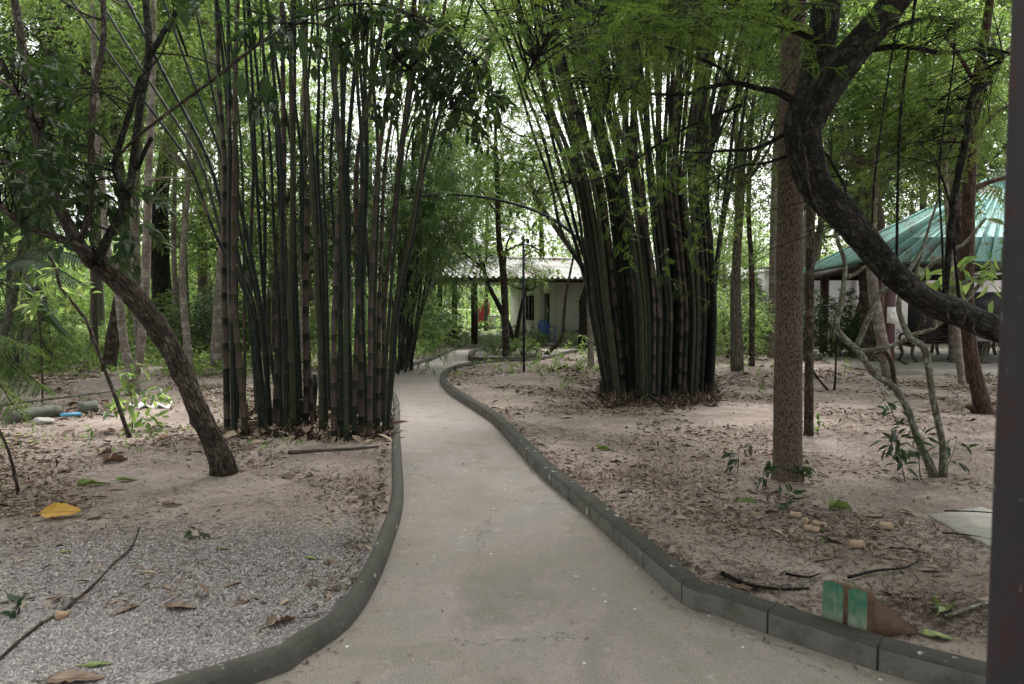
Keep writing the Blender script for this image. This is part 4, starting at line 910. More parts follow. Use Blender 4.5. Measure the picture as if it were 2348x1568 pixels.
# dark leaning tree at the right, forking over the frame
b = np.array([4.35, 4.1, 0.02]); t2 = root('tree', b, 'dark tree whose black trunk leans across the right side and forks above', 'tree')
BR = []; mb = MB()
l = [(2760, 1260, 62), (2640, 1010, 52), (2520, 870, 45), (2400, 790, 40), (2288, 757, 36), (2213, 726, 36), (2137, 697, 34), (2072, 649, 33), (2008, 580, 36), (1935, 497, 38), (1872, 428, 40), (1846, 355, 43), (1842, 285, 46), (1856, 235, 46), (1872, 190, 34)]
pts = [P(x, y, 4.2 + .03 * k) for k, (x, y, r_) in enumerate(l)]; pts[0][2] = -.1; mb.tube(pts, [q[2] / F * 4.35 * .86 for q in l], 24, .035, .14); BR += dens(pts[8:])
mb.build('trunk', M['bark_dark'], t2, smooth=True)
for k, (l, z0, dz) in enumerate((
    ([(1845, 330, 28), (1850, 270, 34), (1862, 201, 33), (1880, 100, 32), (1896, -5, 31), (1915, -150, 28), (1920, -400, 20)], 4.6, .03),
    ([(1845, 300, 32), (1874, 236, 38), (1941, 138, 38), (2005, 62, 33), (2066, -15, 31), (2160, -160, 27), (2280, -400, 20)], 4.55, -.02),
    ([(1835, 240, 12), (1785, 212, 9), (1741, 203, 7), (1683, 190, 6), (1616, 202, 5.5), (1572, 216, 5), (1513, 216, 4.5), (1455, 210, 4), (1414, 193, 3)], 4.6, .06),
    ([(1835, 285, 6), (1741, 337, 5), (1660, 345, 4), (1600, 350, 3), (1560, 347, 2)], 4.6, .08),
    ([(1875, 95, 9), (1800, 60, 8), (1741, 40, 7), (1665, 0, 6), (1600, -50, 5)], 4.6, .0),
    ([(1683, 190, 4), (1640, 150, 4.5), (1554, 117, 4.5), (1499, 96, 4), (1440, 64, 3.5), (1400, 20, 3)], 4.75, -.04),
    ([(1440, 64, 3), (1340, 20, 2.5), (1280, 38, 2.5), (1240, 110, 2.2), (1200, 190, 1.6)], 4.5, -.04),
    ([(1700, 240, 3.5), (1560, 300, 3), (1400, 400, 2.5), (1310, 420, 1.6)], 4.9, .06),
    ([(1840, 345, 5), (1760, 372, 3.5), (1700, 380, 2.5), (1650, 400, 2)], 4.7, .04),
    ([(2000, 112, 9), (2080, 107, 7), (2170, 122, 5), (2260, 110, 3.5), (2340, 130, 3)], 4.5, -.02),
    ([(2000, 80, 6), (2060, 60, 5), (2130, 40, 4), (2200, 60, 3)], 4.5, .04),
    ([(1870, 330, 5), (1905, 370, 4), (1940, 440, 3), (1960, 500, 2)], 4.7, .03),
    ([(2168, 700, 11), (2168, 654, 8), (2188, 453, 8), (2213, 327, 8), (2228, 226, 9), (2263, 190, 6), (2300, 130, 5)], 4.55, .02),
    ([(2200, 700, 5), (2190, 600, 3.5), (2180, 480, 3), (2150, 380, 2.5)], 4.55, .02))):
    mb = MB(); l = [(a_, b_, c_ * (1.0 if k < 2 else .9)) for a_, b_, c_ in l]; pts = limb(mb, l, z0, dz, 18 if k < 2 else 7, .12 if k < 2 else .08, .04); BR += dens(pts, .12)
    mb.build('branch', M['bark_dark'], t2, smooth=True)
# pale creeping roots wrapped over the trunk
for l in ([(1840, 330, 2), (1850, 380, 2.5), (1853, 420, 2.5), (1870, 470, 2), (1905, 520, 2)], [(2203, 690, 2), (2214, 715, 2.5), (2205, 748, 2.5)], [(2180, 690, 2), (2172, 715, 2), (2175, 735, 2.5)], [(2240, 715, 2), (2232, 760, 2.5), (2260, 775, 2)]):
    mb = MB(); limb(mb, l, 4.18, 0, 5, .05, .03); mb.build('root', M['bark_brown'], t2, smooth=True)
tw = MB(); lf = MB(); nf = MB()
for cx, cy, rx, ry, n, zz in ((1440, 130, 280, 130, 120, (4.3, 6.4)), (1560, 370, 160, 180, 60, (4.8, 6.8)), (1320, 300, 140, 170, 48, (4.8, 6.8)), (1650, 60, 160, 80, 46, (4.0, 5.6)), (2120, 120, 190, 110, 75, (4.1, 6)), (2050, 330, 180, 140, 34, (4.8, 6.8)), (1480, 25, 320, 45, 110, (3.4, 5)), (1350, 90, 200, 60, 40, (4, 5.5)), (1680, 480, 90, 130, 18, (5, 6.8)), (2230, 300, 60, 150, 20, (4.6, 5.8))):
    for _ in range(n):
        p = P(random.gauss(cx, rx * .55), random.gauss(cy, ry * .55), random.uniform(*zz)); d = attach(tw, BR, p, .0028, 3)
        k = random.randint(5, 8); dd = nrm(d * .8 + rng.normal(0, .5, 3) + [0, 0, -.1]); c = p + np.linspace(0, .35, k)[:, None] * dd
        tw.tube([p, p + dd * .35], [.002, .001], 3, cap=False)
        sd2 = rng.normal(0, 1, (k, 3)); sd2[:, 2] *= .3
        fronds(lf, c, sd2 + dd * .5 + [0, 0, -.15], .115, 10, .03, .0065, np.full(k, random.random() ** 1.5))
put_crown(t2, 'd', np.array([3.2, 4.6, 7.2]), .4, 1.0, .5); tw.build('twig', M['bark_dark'], t2); lf.build('crown', M['leaf_fine'], t2)  # first crown sits unseen above the frame, added to shade the ground

# straight ridged trunk
b = base_at(1805, 1098); t3 = root('tree', b, 'tall straight trunk with ridged brown bark in the right foreground', 'tree'); Z = b[1]; mb = MB()
l = [(1805, 1112, 42), (1805, 1085, 35), (1805, 1040, 32.5), (1806, 900, 31.5), (1809, 700, 29), (1811, 500, 28), (1813, 300, 27), (1818, 100, 26), (1820, -100, 25), (1825, -350, 22)]
pts = limb(mb, l, Z, 0.02, 20, .035, .06); mb.build('trunk', M['bark_ridged'], t3, smooth=True)
cen = pts[-1] + [0, 0, .6]; mb = MB(); limbs(mb, pts[-1] - [0, 0, .3], cen, 2.6, 1.6, .12); mb.build('branch', M['bark_brown'], t3)
put_crown(t3, 'd', cen + [0, 0, .9], 1.0, .85, .5)
# thin trunk beside it
b = base_at(1853, 1000); t4 = root('tree', b, 'thin straight trunk just right of the tall ridged trunk', 'tree'); mb = MB()
pts = limb(mb, [(1854, 1006, 13), (1854, 980, 10.5), (1855, 800, 9.5), (1857, 600, 9.5), (1860, 450, 9), (1870, 250, 8), (1880, 0, 7), (1885, -200, 6)], b[1], 0.0, 10, .05, .12); mb.build('trunk', M['bark_brown'], t4, smooth=True)
put_crown(t4, 'a', pts[-1] + [0, .4, .9], .3, .6, .4)
# lichen-spotted crooked tree
b = base_at(2150, 1092); t5 = root('tree', b, 'crooked pale lichen-spotted tree with two bent stems near the right post', 'tree'); Z = b[1]; mb = MB()
limb(mb, [(2142, 1098, 12), (2125, 1050, 9.5), (2104, 1008, 8.5), (2080, 939, 8), (2048, 886, 7.5), (2004, 857, 7.5), (1975, 813, 7), (1960, 798, 7.5), (1925, 766, 7), (1917, 743, 6.5), (1928, 690, 6), (1937, 608, 5), (1920, 550, 4), (1905, 470, 2.5)], Z, .02, 9, .1, .06)
limb(mb, [(2160, 1096, 10), (2163, 1050, 8.5), (2159, 1008, 7.5), (2139, 915, 7.5), (2130, 857, 7.5), (2118, 798, 8.5), (2086, 775, 7.5), (2069, 737, 6.5), (2060, 700, 6), (2075, 640, 5), (2120, 560, 4)], Z, .02, 9, .1, .06)
mb.build('trunk', M['bark_lichen'], t5, smooth=True)
for l in ([(1962, 800, 6), (1978, 760, 6), (1993, 725, 6), (2016, 673, 6), (2055, 655, 5), (2095, 640, 5), (2153, 591, 4.5), (2212, 556, 4), (2260, 500, 3)],
          [(1965, 802, 5), (1990, 804, 5.5), (2051, 790, 5), (2095, 766, 4.5), (2139, 752, 4.5), (2206, 696, 5), (2267, 629, 4.5), (2330, 575, 4)],
          [(2139, 752, 4), (2160, 690, 4.5), (2189, 658, 5), (2250, 632, 5), (2320, 600, 4.5)],
          [(1937, 640, 3.5), (1960, 628, 4), (1985, 610, 3.5), (2020, 590, 3)], [(2095, 640, 3.5), (2130, 520, 3), (2160, 430, 2.5)]):
    mb = MB(); limb(mb, l, Z + .2, 0.02, 7, .1, .06); mb.build('branch', M['bark_lichen'], t5, smooth=True)
mb = MB(); limb(mb, [(2051, 890, 6), (2045, 837, 5.5), (2028, 807, 4.5), (2005, 812, 2.5)], Z + .15, 0, 7, .15, .05); mb.build('branch', M['bark_red'], t5, smooth=True)
lf = MB()
for x, y in ((2125, 615), (2150, 640), (2260, 560), (2190, 610), (2240, 625), (2300, 550), (2230, 660)):
    for _ in range(3): twig_leaves(lf, np.array([P(x + random.gauss(0, 14), y + random.gauss(0, 14), Z + .2)]), rng.normal(0, 1, (1, 3)), .12, 3, .17, .06, True, .2, .8, .3)
lf.build('crown', M['leaf_bright'], t5)

def simple_tree(name, label, l, Z, mat, key=None, cs=.8, cz=.6, coff=(0, 0, 1), cat='tree', sides=9, dz=0., wob=.07, extra=None, group=None, leafy=None):
    b = P(l[0][0], l[0][1], Z); b[2] = gzs(b[0], Z); r = root(name, b, label, cat, group); mb = MB()
    pts = [P(x, y, Z + dz * k) for k, (x, y, q) in enumerate(l)]; pts[0][2] = b[2] - .05
    mb.tube(pts, [q[2] / F * Z for q in l], sides, .15, wob)
    for e in extra or []: limb(mb, e, Z, 0, 7, .08, .15)
    if key:
        cen = pts[-1] + np.array(coff); limbs(mb, pts[-1] - (pts[-1] - pts[-2]) * .3, cen, 3 * cs, 3.4 * cz, max(.03, l[-1][2] / F * Z * 1.5))
    mb.build('trunk', mat, r, smooth=True)
    if key: put_crown(r, key, cen, random.uniform(0, 6), cs, cz)
    if leafy:
        lf = MB()
        for x, y, s_, n, L, W in leafy:
            for _ in range(n): twig_leaves(lf, np.array([P(x + random.gauss(0, s_), y + random.gauss(0, s_), Z + random.uniform(-.15, .15) * Z / 8)]), rng.normal(0, 1, (1, 3)) * [1, 1, .5], L * 1.3, 5, L, W, True, .2, .8, .25)
        lf.build('crown' if cat == 'tree' else 'foliage', M['leaf_bright'] if name != 'dark_shrub' else M['leaf_dark'], r)
    return r
simple_tree('tree', 'reddish brown leaning tree with a flared foot next to the rusty post', [(2262, 975, 30), (2255, 945, 20), (2240, 880, 16), (2226, 820, 15), (2218, 720, 14.5), (2218, 553, 14), (2225, 352, 13), (2238, 201, 12), (2255, 100, 10), (2280, -80, 8)], 9.0, M['bark_red'], 'a', .75, .45, (0, .5, 1.2),
            extra=[[(2262, 960, 14), (2285, 965, 11), (2320, 975, 6)], [(2245, 960, 9), (2228, 935, 7), (2215, 932, 4)], [(2222, 440, 8), (2260, 420, 6), (2330, 400, 4)], [(2228, 330, 7), (2270, 270, 5), (2330, 230, 3)], [(2240, 200, 6), (2200, 130, 4), (2150, 60, 3)]])
simple_tree('tree', 'short pale grey trunk at the pavilion step between the crooked tree and the reddish tree', [(2211, 905, 10), (2206, 880, 8), (2194, 769, 7.5), (2185, 650, 7), (2170, 450, 6), (2165, 300, 4.5)], 12.4, M['bark_pale'], 'b', .45, .35, (0, .3, .6))
simple_tree('tree', 'pale grey tree with a forked double trunk behind the leaning tree', [(305, 915, 19), (304, 880, 16), (300, 850, 12), (285, 790, 9), (270, 660, 9), (250, 590, 8), (238, 480, 7.5), (225, 300, 7), (215, 100, 6), (210, -100, 5)], 11.0, M['bark_pale'], 'a', .75, .6, (0, .5, .8),
            extra=[[(308, 855, 12), (318, 830, 10), (328, 720, 9.5), (335, 600, 9.5), (338, 480, 9), (342, 350, 8), (348, 200, 7), (352, 0, 6)], [(340, 420, 3), (370, 408, 2.5), (440, 410, 1.5)], [(338, 480, 3), (365, 440, 2), (385, 420, 1.5)]])
simple_tree('tree', 'broad dark ivy-clad trunk in the left background', [(385, 800, 30), (378, 760, 24), (372, 680, 22), (365, 560, 21), (370, 440, 17), (400, 250, 12), (430, 100, 10)], 24, M['bark_dark'], 'e', 1.0, .8, (0, 1, 1))
simple_tree('tree', 'slim pale trunk right of the broad dark ivy-clad trunk', [(402, 782, 8), (402, 700, 6), (398, 560, 6), (400, 440, 5), (405, 250, 4), (408, 100, 4)], 23, M['bark_pale'], 'd', .8, .7, (0, 0, 1))
simple_tree('tree', 'very thin grey trunk between the slim pale trunk and the bamboo', [(432, 790, 6), (430, 700, 4.5), (424, 560, 4), (430, 400, 4), (440, 200, 3.5)], 22, M['bark_grey'], 'a', .8, .7, (0, 0, 1))
simple_tree('tree', 'vine-covered grey trunk at the far left edge', [(88, 842, 34), (86, 800, 26), (82, 700, 24), (75, 600, 20), (60, 400, 16), (55, 200, 12)], 16.5, M['bark_grey'], 'e', .9, .7, (0, .5, 1), extra=[[(50, 850, 5), (48, 760, 4), (60, 650, 4)], [(35, 850, 5), (28, 740, 4), (35, 620, 3)], [(120, 845, 4), (112, 760, 4), (95, 650, 3)], [(12, 850, 6), (15, 740, 5), (20, 600, 4)]])
simple_tree('tree', 'thick grey trunk rising behind the leftmost bamboo culms', [(470, 800, 14), (466, 700, 12), (462, 500, 11), (455, 300, 11), (450, 100, 10), (450, 0, 9)], 27, M['bark_grey'], 'b', 1.0, .8, (0, 1, 1))
simple_tree('tree', 'young upright tree in the planting bed just left of the lamp post', [(1163, 824, 13), (1160, 790, 9), (1157, 690, 8), (1153, 620, 8), (1143, 540, 7), (1140, 430, 5.5), (1136, 330, 4), (1136, 250, 3)], 18.6, M['bark_brown'], 'b', .62, .48, (0, 0, -.9), extra=[[(1157, 620, 3), (1162, 560, 2), (1180, 520, 1.5)], [(1150, 580, 3), (1200, 560, 2), (1250, 580, 1.4)], [(1145, 500, 3), (1105, 440, 2), (1080, 420, 1.4)]], leafy=[(1120, 410, 45, 60, .17, .075), (1190, 520, 40, 50, .17, .075), (1245, 590, 28, 30, .17, .075), (1100, 590, 30, 18, .15, .06), (1190, 400, 40, 40, .17, .075)])
simple_tree('tree', 'crooked dark trunk leaning left behind the young upright tree', [(1178, 812, 7), (1172, 770, 7), (1160, 735, 7), (1143, 700, 6), (1130, 675, 5), (1118, 650, 5), (1105, 600, 4)], 20.5, M['bark_dark'], 'a', .3, .2, (-.3, .2, .3))
simple_tree('tree', 'thin dark stem between the young tree and the lamp post', [(1176, 800, 6), (1185, 760, 5), (1196, 700, 4), (1210, 650, 3)], 21.5, M['bark_dark'], 'd', .28, .18, (0, .2, .2))
simple_tree('tree', 'pale thin trunk at the left foot of the right bamboo', [(1354, 845, 9), (1354, 800, 7), (1352, 700, 6.5), (1349, 600, 6), (1352, 450, 5), (1358, 300, 4), (1360, 100, 3)], 16.4, M['bark_pale'], 'b', .6, .6, (0, .4, .5))
simple_tree('tree', 'dark mossy trunk in front of the white wall beside the right bamboo', [(1336, 800, 16), (1337, 770, 12), (1338, 730, 11), (1336, 690, 9), (1344, 650, 5), (1345, 560, 4)], 23.5, M['bark_dark'], 'a', .35, .3, (0, .2, .6))
simple_tree('tree', 'single curved bare sapling in front of the white wall', [(1246, 812, 6), (1262, 803, 5), (1282, 785, 5), (1290, 765, 4), (1293, 720, 3.6), (1298, 670, 3.2), (1308, 620, 2.6), (1316, 580, 2)], 20.8, M['bark_brown'])
simple_tree('tree', 'thin brown trunk right of the right bamboo', [(1722, 846, 9), (1723, 820, 7), (1724, 700, 6.5), (1722, 600, 6), (1716, 480, 5.5), (1722, 300, 5), (1740, 100, 4)], 16.2, M['bark_brown'], 'd', .75, .6, (0, .4, .7))
simple_tree('tree', 'pale spotted trunk half hidden behind the tall ridged trunk', [(1768, 826, 12), (1768, 800, 9), (1770, 700, 8.5), (1772, 560, 8), (1776, 400, 7.5), (1784, 200, 6.5), (1786, 0, 5)], 18.8, M['bark_pale'], 'a', .85, .7, (0, .4, .8))
simple_tree('tree', 'reddish fig trunk wrapped in roots behind the pavilion corner', [(1988, 812, 42), (1992, 770, 36), (1998, 700, 30), (2002, 640, 27), (2003, 560, 24), (2000, 420, 18)], 22.5, M['bark_red'], 'e', .9, .7, (0, 1.5, 1.6), wob=.22, sides=16, extra=[[(1970, 812, 14), (1975, 740, 12), (1992, 660, 9), (2004, 590, 6)], [(2014, 812, 13), (2018, 740, 11), (2008, 660, 9), (1996, 590, 6)], [(1995, 816, 12), (1990, 730, 12), (2000, 650, 9)]])
# saplings on the left
simple_tree('sapling', 'bare thin sapling leaning left in front of the forked pale tree', [(302, 1027, 7), (290, 985, 5), (272, 930, 4.6), (248, 868, 4.2), (215, 780, 4), (195, 730, 3.6), (155, 680, 3.4), (135, 650, 4), (130, 620, 3), (90, 545, 2.2)], 7.3, M['bark_brown'], None, cat='sapling', leafy=[(130, 640, 30, 9, .14, .05), (60, 640, 40, 10, .16, .06)])
simple_tree('sapling', 'short bare sapling at the lower left edge', [(45, 1160, 4), (35, 1095, 3.4), (20, 1035, 3), (0, 990, 2.6), (-20, 950, 2)], 5.2, M['bark_brown'], None, cat='sapling', sides=6)
simple_tree('sapling', 'bright leafed young sapling growing by the foot of the forked pale tree', [(300, 1000, 2), (305, 960, 1.6), (300, 900, 1.2), (303, 860, 1)], 7.8, M['bark_brown'], None, cat='sapling', sides=5, leafy=[(300, 870, 22, 6, .17, .05), (310, 910, 30, 7, .17, .055), (325, 950, 28, 6, .16, .05), (355, 975, 25, 3, .14, .05)])
simple_tree('sapling', 'upright hair-thin sapling left of the leaning bare sapling', [(97, 935, 2.2), (97, 880, 2), (94, 800, 1.8), (90, 720, 1.5)], 10.2, M['bark_brown'], None, cat='sapling', sides=5)
simple_tree('sapling', 'thin twiggy sapling standing right of the thin straight trunk', [(1912, 902, 3), (1915, 860, 2.2), (1917, 790, 2), (1920, 730, 1.5)], 11.7, M['bark_dark'], None, cat='sapling', sides=5, extra=[[(1905, 902, 3), (1885, 880, 2.5), (1862, 850, 2.5), (1840, 820, 2)]])
# hanging lianas
for l, lab in (([(2102, -40, 3), (2088, 80, 3), (2068, 220, 3.5), (2060, 350, 3), (2057, 480, 3), (2055, 612, 3)], 'thickest hanging liana, left of the reddish tree'),
               ([(2190, 60, 2), (2183, 166, 2), (2158, 330, 2), (2153, 430, 2), (2160, 560, 2.4), (2163, 690, 2.2)], 'thin hanging liana right of the thickest one'),
               ([(2060, 40, 2), (2040, 150, 2), (2020, 290, 2), (2003, 430, 2.4), (1998, 550, 2)], 'thin hanging liana left of the thickest one, ending at the dark trunk')):
    b = P(*l[-1][:2], 4.45); mb = MB(); limb(mb, l, 4.47, 0, 6, .05, .1); o = mb.build('liana', M['bark_dark'], base=b, smooth=True); tag(o, lab, 'liana', 'lianas hanging on the right')

# ---------------------------------------------------------------- background trees
BT = [
 (2010, 13.5, 300, .55, .45, 'a', 'broad-leaved tree close behind the curve of the dark trunk'),
 (2140, 12.5, 180, .55, .42, 'b', 'bright broad-leaved tree between the lianas and the reddish tree'),
 (1950, 15, 130, .6, .45, 'a', 'broad-leaved tree framed by the fork of the dark tree'),
 (2200, 14.5, 330, .5, .4, 'a', 'broad-leaved tree crown just above the pavilion ridge'),
 (1700, 15, 330, .5, .6, 'd', 'fine-leaved tree filling the gap right of the right bamboo'),
 (430, 14, 300, .5, .5, 'd', 'fine-leaved tree between the forked pale tree and the bamboo'),
 (250, 15, 130, .6, .5, 'b', 'bright leafy tree behind the upright limbs of the leaning tree'),
 (50, 13, 420, .5, .5, 'a', 'mid-green tree behind the dark leaves at the left edge'),
 (1090, 23.5, 420, .55, .45, 'a', 'leafy tree above the path end left of the young upright tree'),
 (1225, 23, 400, .5, .4, 'd', 'fine-leaved tree above the roof right of the lamp head'),
 (640, 17, 380, .55, .7, 'a', 'mid-green tree seen between the left culms of the big bamboo'),
 (790, 17, 480, .5, .6, 'e', 'dark leafy tree behind the right culms of the big bamboo'),
 (120, 17, -60, .9, .5, 'd', 'fine-leaved tree top filling the upper left corner'),
 (480, 16, -20, .8, .45, 'b', 'bright tree top over the leftmost bamboo culms'),
 (700, 17, -40, .9, .45, 'c', 'narrow-leaved tree top above the middle of the big bamboo'),
 (960, 18, -20, .8, .5, 'd', 'fine-leaved tree top left of the sky gap over the path'),
 (1130, 22, 30, .9, .5, 'c', 'narrow-leaved tree top over the far path'),
 (1330, 17, -30, .9, .5, 'b', 'bright tree top left over the right bamboo'),
 (1620, 18, 0, .9, .5, 'c', 'narrow-leaved tree top right over the right bamboo'),
 (1960, 17, 40, .9, .5, 'a', 'tree top filling the sky between the fork limbs of the dark tree'),
 (2190, 16, 20, .9, .5, 'd', 'fine-leaved tree top above the reddish leaning tree'),
 (620, 33, 480, 1.1, .9, 'b', 'bright distant tree glowing between the left culms'),
 (770, 34, 600, 1.0, .6, 'b', 'low bright distant tree behind the big bamboo'),
 (480, 34, 620, .9, .5, 'd', 'low fine-leaved distant tree left of the big bamboo'),
 (300, 36, 300, 1.1, .7, 'b', 'bright distant tree behind the clearing'),
 # x px, Z, crown centre y px, scale, zscale, key, label
 (-60, 20, 330, 1.0, .9, 'a', 'leafy background tree cut by the left edge'),
 (20, 27, 560, .5, .4, 'b', 'low bright tree behind the vine-covered trunk'),
 (95, 24, 150, 1.0, .8, 'd', 'fine-leaved background tree above the left edge clearing'),
 (230, 30, 270, 1.1, .9, 'b', 'bright green background tree over the clearing'),
 (330, 20, 60, .9, .6, 'a', 'background tree high above the forked pale tree'),
 (420, 28, 480, .9, .8, 'a', 'bushy background tree left of the big bamboo clump'),
 (520, 21, 180, .9, .7, 'b', 'bright background tree behind the left culms of the big bamboo'),
 (560, 25, 520, .9, .6, 'a', 'dense mid-green tree behind the left half of the big bamboo'),
 (690, 28, 260, 1.1, .9, 'd', 'fine-leaved tree behind the middle of the big bamboo'),
 (700, 20, 560, .55, .45, 'e', 'dark small tree behind the middle of the big bamboo'),
 (820, 24, 420, .8, .8, 'c', 'bamboo-leaved thicket tree behind the right half of the big bamboo'),
 (850, 30, 110, 1.1, .8, 'b', 'bright tall tree behind the top right of the big bamboo'),
 (960, 33, 560, .9, .5, 'c', 'drooping narrow-leaved tree left of the house porch'),
 (1010, 38, 330, 1.1, .6, 'b', 'light green tree above the left end of the house roof'),
 (1080, 38, 480, 1.0, .6, 'd', 'fine-leaved tree rising behind the house roof left of the lamp post'),
 (1120, 39, 130, 1.3, .7, 'a', 'tall tree over the middle of the path'),
 (1240, 38, 430, 1.1, .8, 'b', 'bright tree rising behind the house roof right of the lamp post'),
 (1250, 26, 170, .8, .6, 'd', 'fine-leaved tree left of the top of the right bamboo'),
 (1400, 39, 380, 1.1, 1.0, 'b', 'bright tree behind the left culms of the right bamboo'),
 (1440, 22, 60, 1.0, .6, 'a', 'tree over the top of the right bamboo'),
 (1560, 39, 450, 1.1, 1.0, 'a', 'tree behind the right culms of the right bamboo'),
 (1660, 24, 620, .5, .35, 'b', 'low round bright tree beside the foot of the right bamboo'),
 (1690, 30, 240, 1.1, .9, 'd', 'fine-leaved tree right of the right bamboo'),
 (1730, 36, 560, .9, .6, 'b', 'bright tree behind the small pale outbuilding'),
 (1850, 27, 130, 1.0, .8, 'a', 'tree behind the fork of the dark tree'),
 (1880, 31, 480, 1.0, .8, 'a', 'tree behind the left corner of the pavilion roof'),
 (2000, 28, 300, 1.0, .8, 'd', 'fine-leaved tree above the left slope of the pavilion roof'),
 (2090, 30, 470, .9, .6, 'a', 'tree directly behind the slope of the pavilion roof'),
 (2120, 25, 110, 1.0, .7, 'b', 'bright tree above the pavilion roof'),
 (2250, 29, 300, 1.0, .8, 'a', 'tree behind the top of the pavilion roof'),
 (2380, 24, 150, 1.0, .8, 'd', 'tree cut by the right edge above the pavilion'),
 (200, 21, 250, .5, .4, 'd', 'small fine-leaved tree crown left of the forked pale tree'),
]
BX = {(1090, 23.5): 905, (1225, 23): 1440, (2200, 14.5): 2228, (2140, 12.5): 2215, (2010, 13.5): 2035, (1700, 15): 1690, (50, 13): -40, (1950, 15): 1816, (960, 18): 840, (1130, 22): 880, (1330, 17): 1470, (1010, 38): 900, (1250, 26): 1450, (1960, 17): 1990, (700, 17): 700, (120, 17): 40}
OV = [((-3.8, -1.8), 6.4, 1.0, .5, 'a'), ((3.6, -2.6), 6.8, 1.0, .5, 'a'), ((-.4, -5.5), 7.0, 1.1, .6, 'e'), ((-6.4, 2.6), 6.2, 1.0, .55, 'a'), ((6.8, 2.4), 7.2, 1.1, .5, 'd'), ((.3, 1.6), 8.2, 1.0, .4, 'b'), ((-1.5, 9.5), 9.8, 1.1, .45, 'b'), ((3.2, 7.4), 8.8, 1.0, .4, 'd')]  # unseen overhead canopy, added to cut the light on the near ground
OL = ['unseen shade tree added left behind the viewpoint', 'unseen shade tree added right behind the viewpoint', 'unseen dark shade tree added straight behind the viewpoint', 'unseen shade tree added beyond the left edge beside the gravel', 'unseen shade tree added beyond the right edge beside the rusty post', None, None, None]
for ((x, y), zc, s_, sz, key), lab in zip(OV, OL):
    if lab:
        b = np.array([x, y, gzs(x, y)]); r = root('tree', b, lab, 'tree'); mb = MB(); cen = np.array([x, y, zc])
        mb.tube([b - [0, 0, .1], b + [.1, 0, 2], cen - [0, 0, 1.2], cen + [0, 0, .8]], [.16, .13, .1, .03], 9, .3, .08); limbs(mb, cen - [0, 0, 1.4], cen, 3 * s_, 3.4 * sz, .12); mb.build('trunk', M['bark_brown'], r, smooth=True)
    else: r = {(.3, 1.6): t2, (-1.5, 9.5): CL, (3.2, 7.4): t3}[(x, y)]; cen = np.array([x, y, zc])  # unlabelled entries: extra unseen crowns added as shade, hung on nearby plants
    put_crown(r, key, cen, random.uniform(0, 6), s_, sz)
for x, Z, yc, s_, sz, key, lab in BT:
    cen = P(x, yc, Z); b = np.array([P(BX.get((x, Z), x), 700, Z)[0] + random.uniform(-.2, .2), Z, 0]); b[2] = gzs(b[0], b[1])
    r = root('tree', b, lab, 'tree', 'background trees'); mb = MB(); r0 = random.uniform(.08, .16) * (.6 + .4 * s_)
    zb = max(.5, cen[2] - 3.2 * sz); top = np.array([cen[0], cen[1], max(1.2, cen[2] - 1.6 * sz)])
    mb.tube([b - [0, 0, .1], b * .5 + top * .5 + rng.normal(0, .12, 3) * [1, 1, 0], top, cen + [0, 0, 1.2 * sz]], [r0 * 1.4, r0, r0 * .8, r0 * .3], 8, .3, .08)
    limbs(mb, top, cen, 3 * s_, 3.4 * sz, r0, 7, 3); mb.build('trunk', random.choice([M['bark_grey'], M['bark_brown'], M['bark_pale']]), r, smooth=True)
    put_crown(r, key, cen, random.uniform(0, 6), s_, sz)
# shrubs
SH = [(30, 14.5, .55, 'a', 'leafy shrub at the far left edge'), (150, 27, .35, 'b', 'bright shrub left of the clearing'), (270, 28, .28, 'b', 'bright low shrub in the clearing'), (345, 24, .5, 'a', 'green shrub behind the leaning trunk'), (440, 21, .55, 'a', 'shrub left of the leftmost bamboo culm'),
      (500, 19, .55, 'e', 'dark shrub behind the leftmost bamboo culms'), (570, 23, .7, 'a', 'shrub behind the left part of the big bamboo'), (660, 19, .5, 'b', 'bright shrub behind the middle of the big bamboo'), (735, 24, .8, 'a', 'tall shrub behind the right part of the big bamboo'), (850, 22, .6, 'c', 'narrow-leaved shrub behind the slender bamboo'),
      (965, 22, .5, 'a', 'shrub left of the path end'), (1000, 25, .45, 'e', 'dark shrub beside the porch step'), (920, 27, .9, 'c', 'narrow-leaved shrub further back left of the porch'), (1140, 19.2, .22, 'a', 'low plant in the planting bed'), (1200, 19.0, .2, 'b', 'small bright plant in the planting bed near the lamp post'),
      (1300, 24.0, .17, 'c', 'grassy tuft under the white wall'), (1232, 24.2, .16, 'a', 'low plant beside the blue chair'), (1668, 18.5, .55, 'b', 'round bright shrub beside the right bamboo'), (1640, 21, .6, 'a', 'shrub behind the right edge of the right bamboo'), (1745, 20.5, .5, 'e', 'dark drooping shrub left of the ridged trunk'), (1900, 18.8, .55, 'e', 'dark shrub under the pavilion corner'),
      (1560, 24, .9, 'a', 'tall shrub behind the right bamboo'), (1700, 27, .6, 'a', 'shrub in front of the small pale outbuilding'), (1950, 19.6, .35, 'a', 'green shrub by the fig trunk'), (1450, 25, .8, 'b', 'bright shrub behind the left half of the right bamboo')]
for x, Z, s_, key, lab in SH:
    g_ = P(x, 800, Z); b = np.array([g_[0], Z, gzs(g_[0], Z)]); r = root('shrub', b, lab, 'shrub', 'understory shrubs')
    mb = MB(); cen = b + [0, 0, 1.7 * s_ * 1.0]
    for k in range(7): a = random.uniform(0, 6.3); e = cen + np.array([math.cos(a), math.sin(a), .4]) * s_ * 1.5; mb.tube([b + rng.normal(0, .05, 3) * [1, 1, 0], (b + e) / 2 + [0, 0, .1], e], [.02, .014, .005], 5, .2, cap=False)
    mb.build('stem', M['bark_grey'], r)
    o = put_crown(r, key, cen, random.uniform(0, 6), s_ * .75, s_ * .55); o.name = 'foliage'
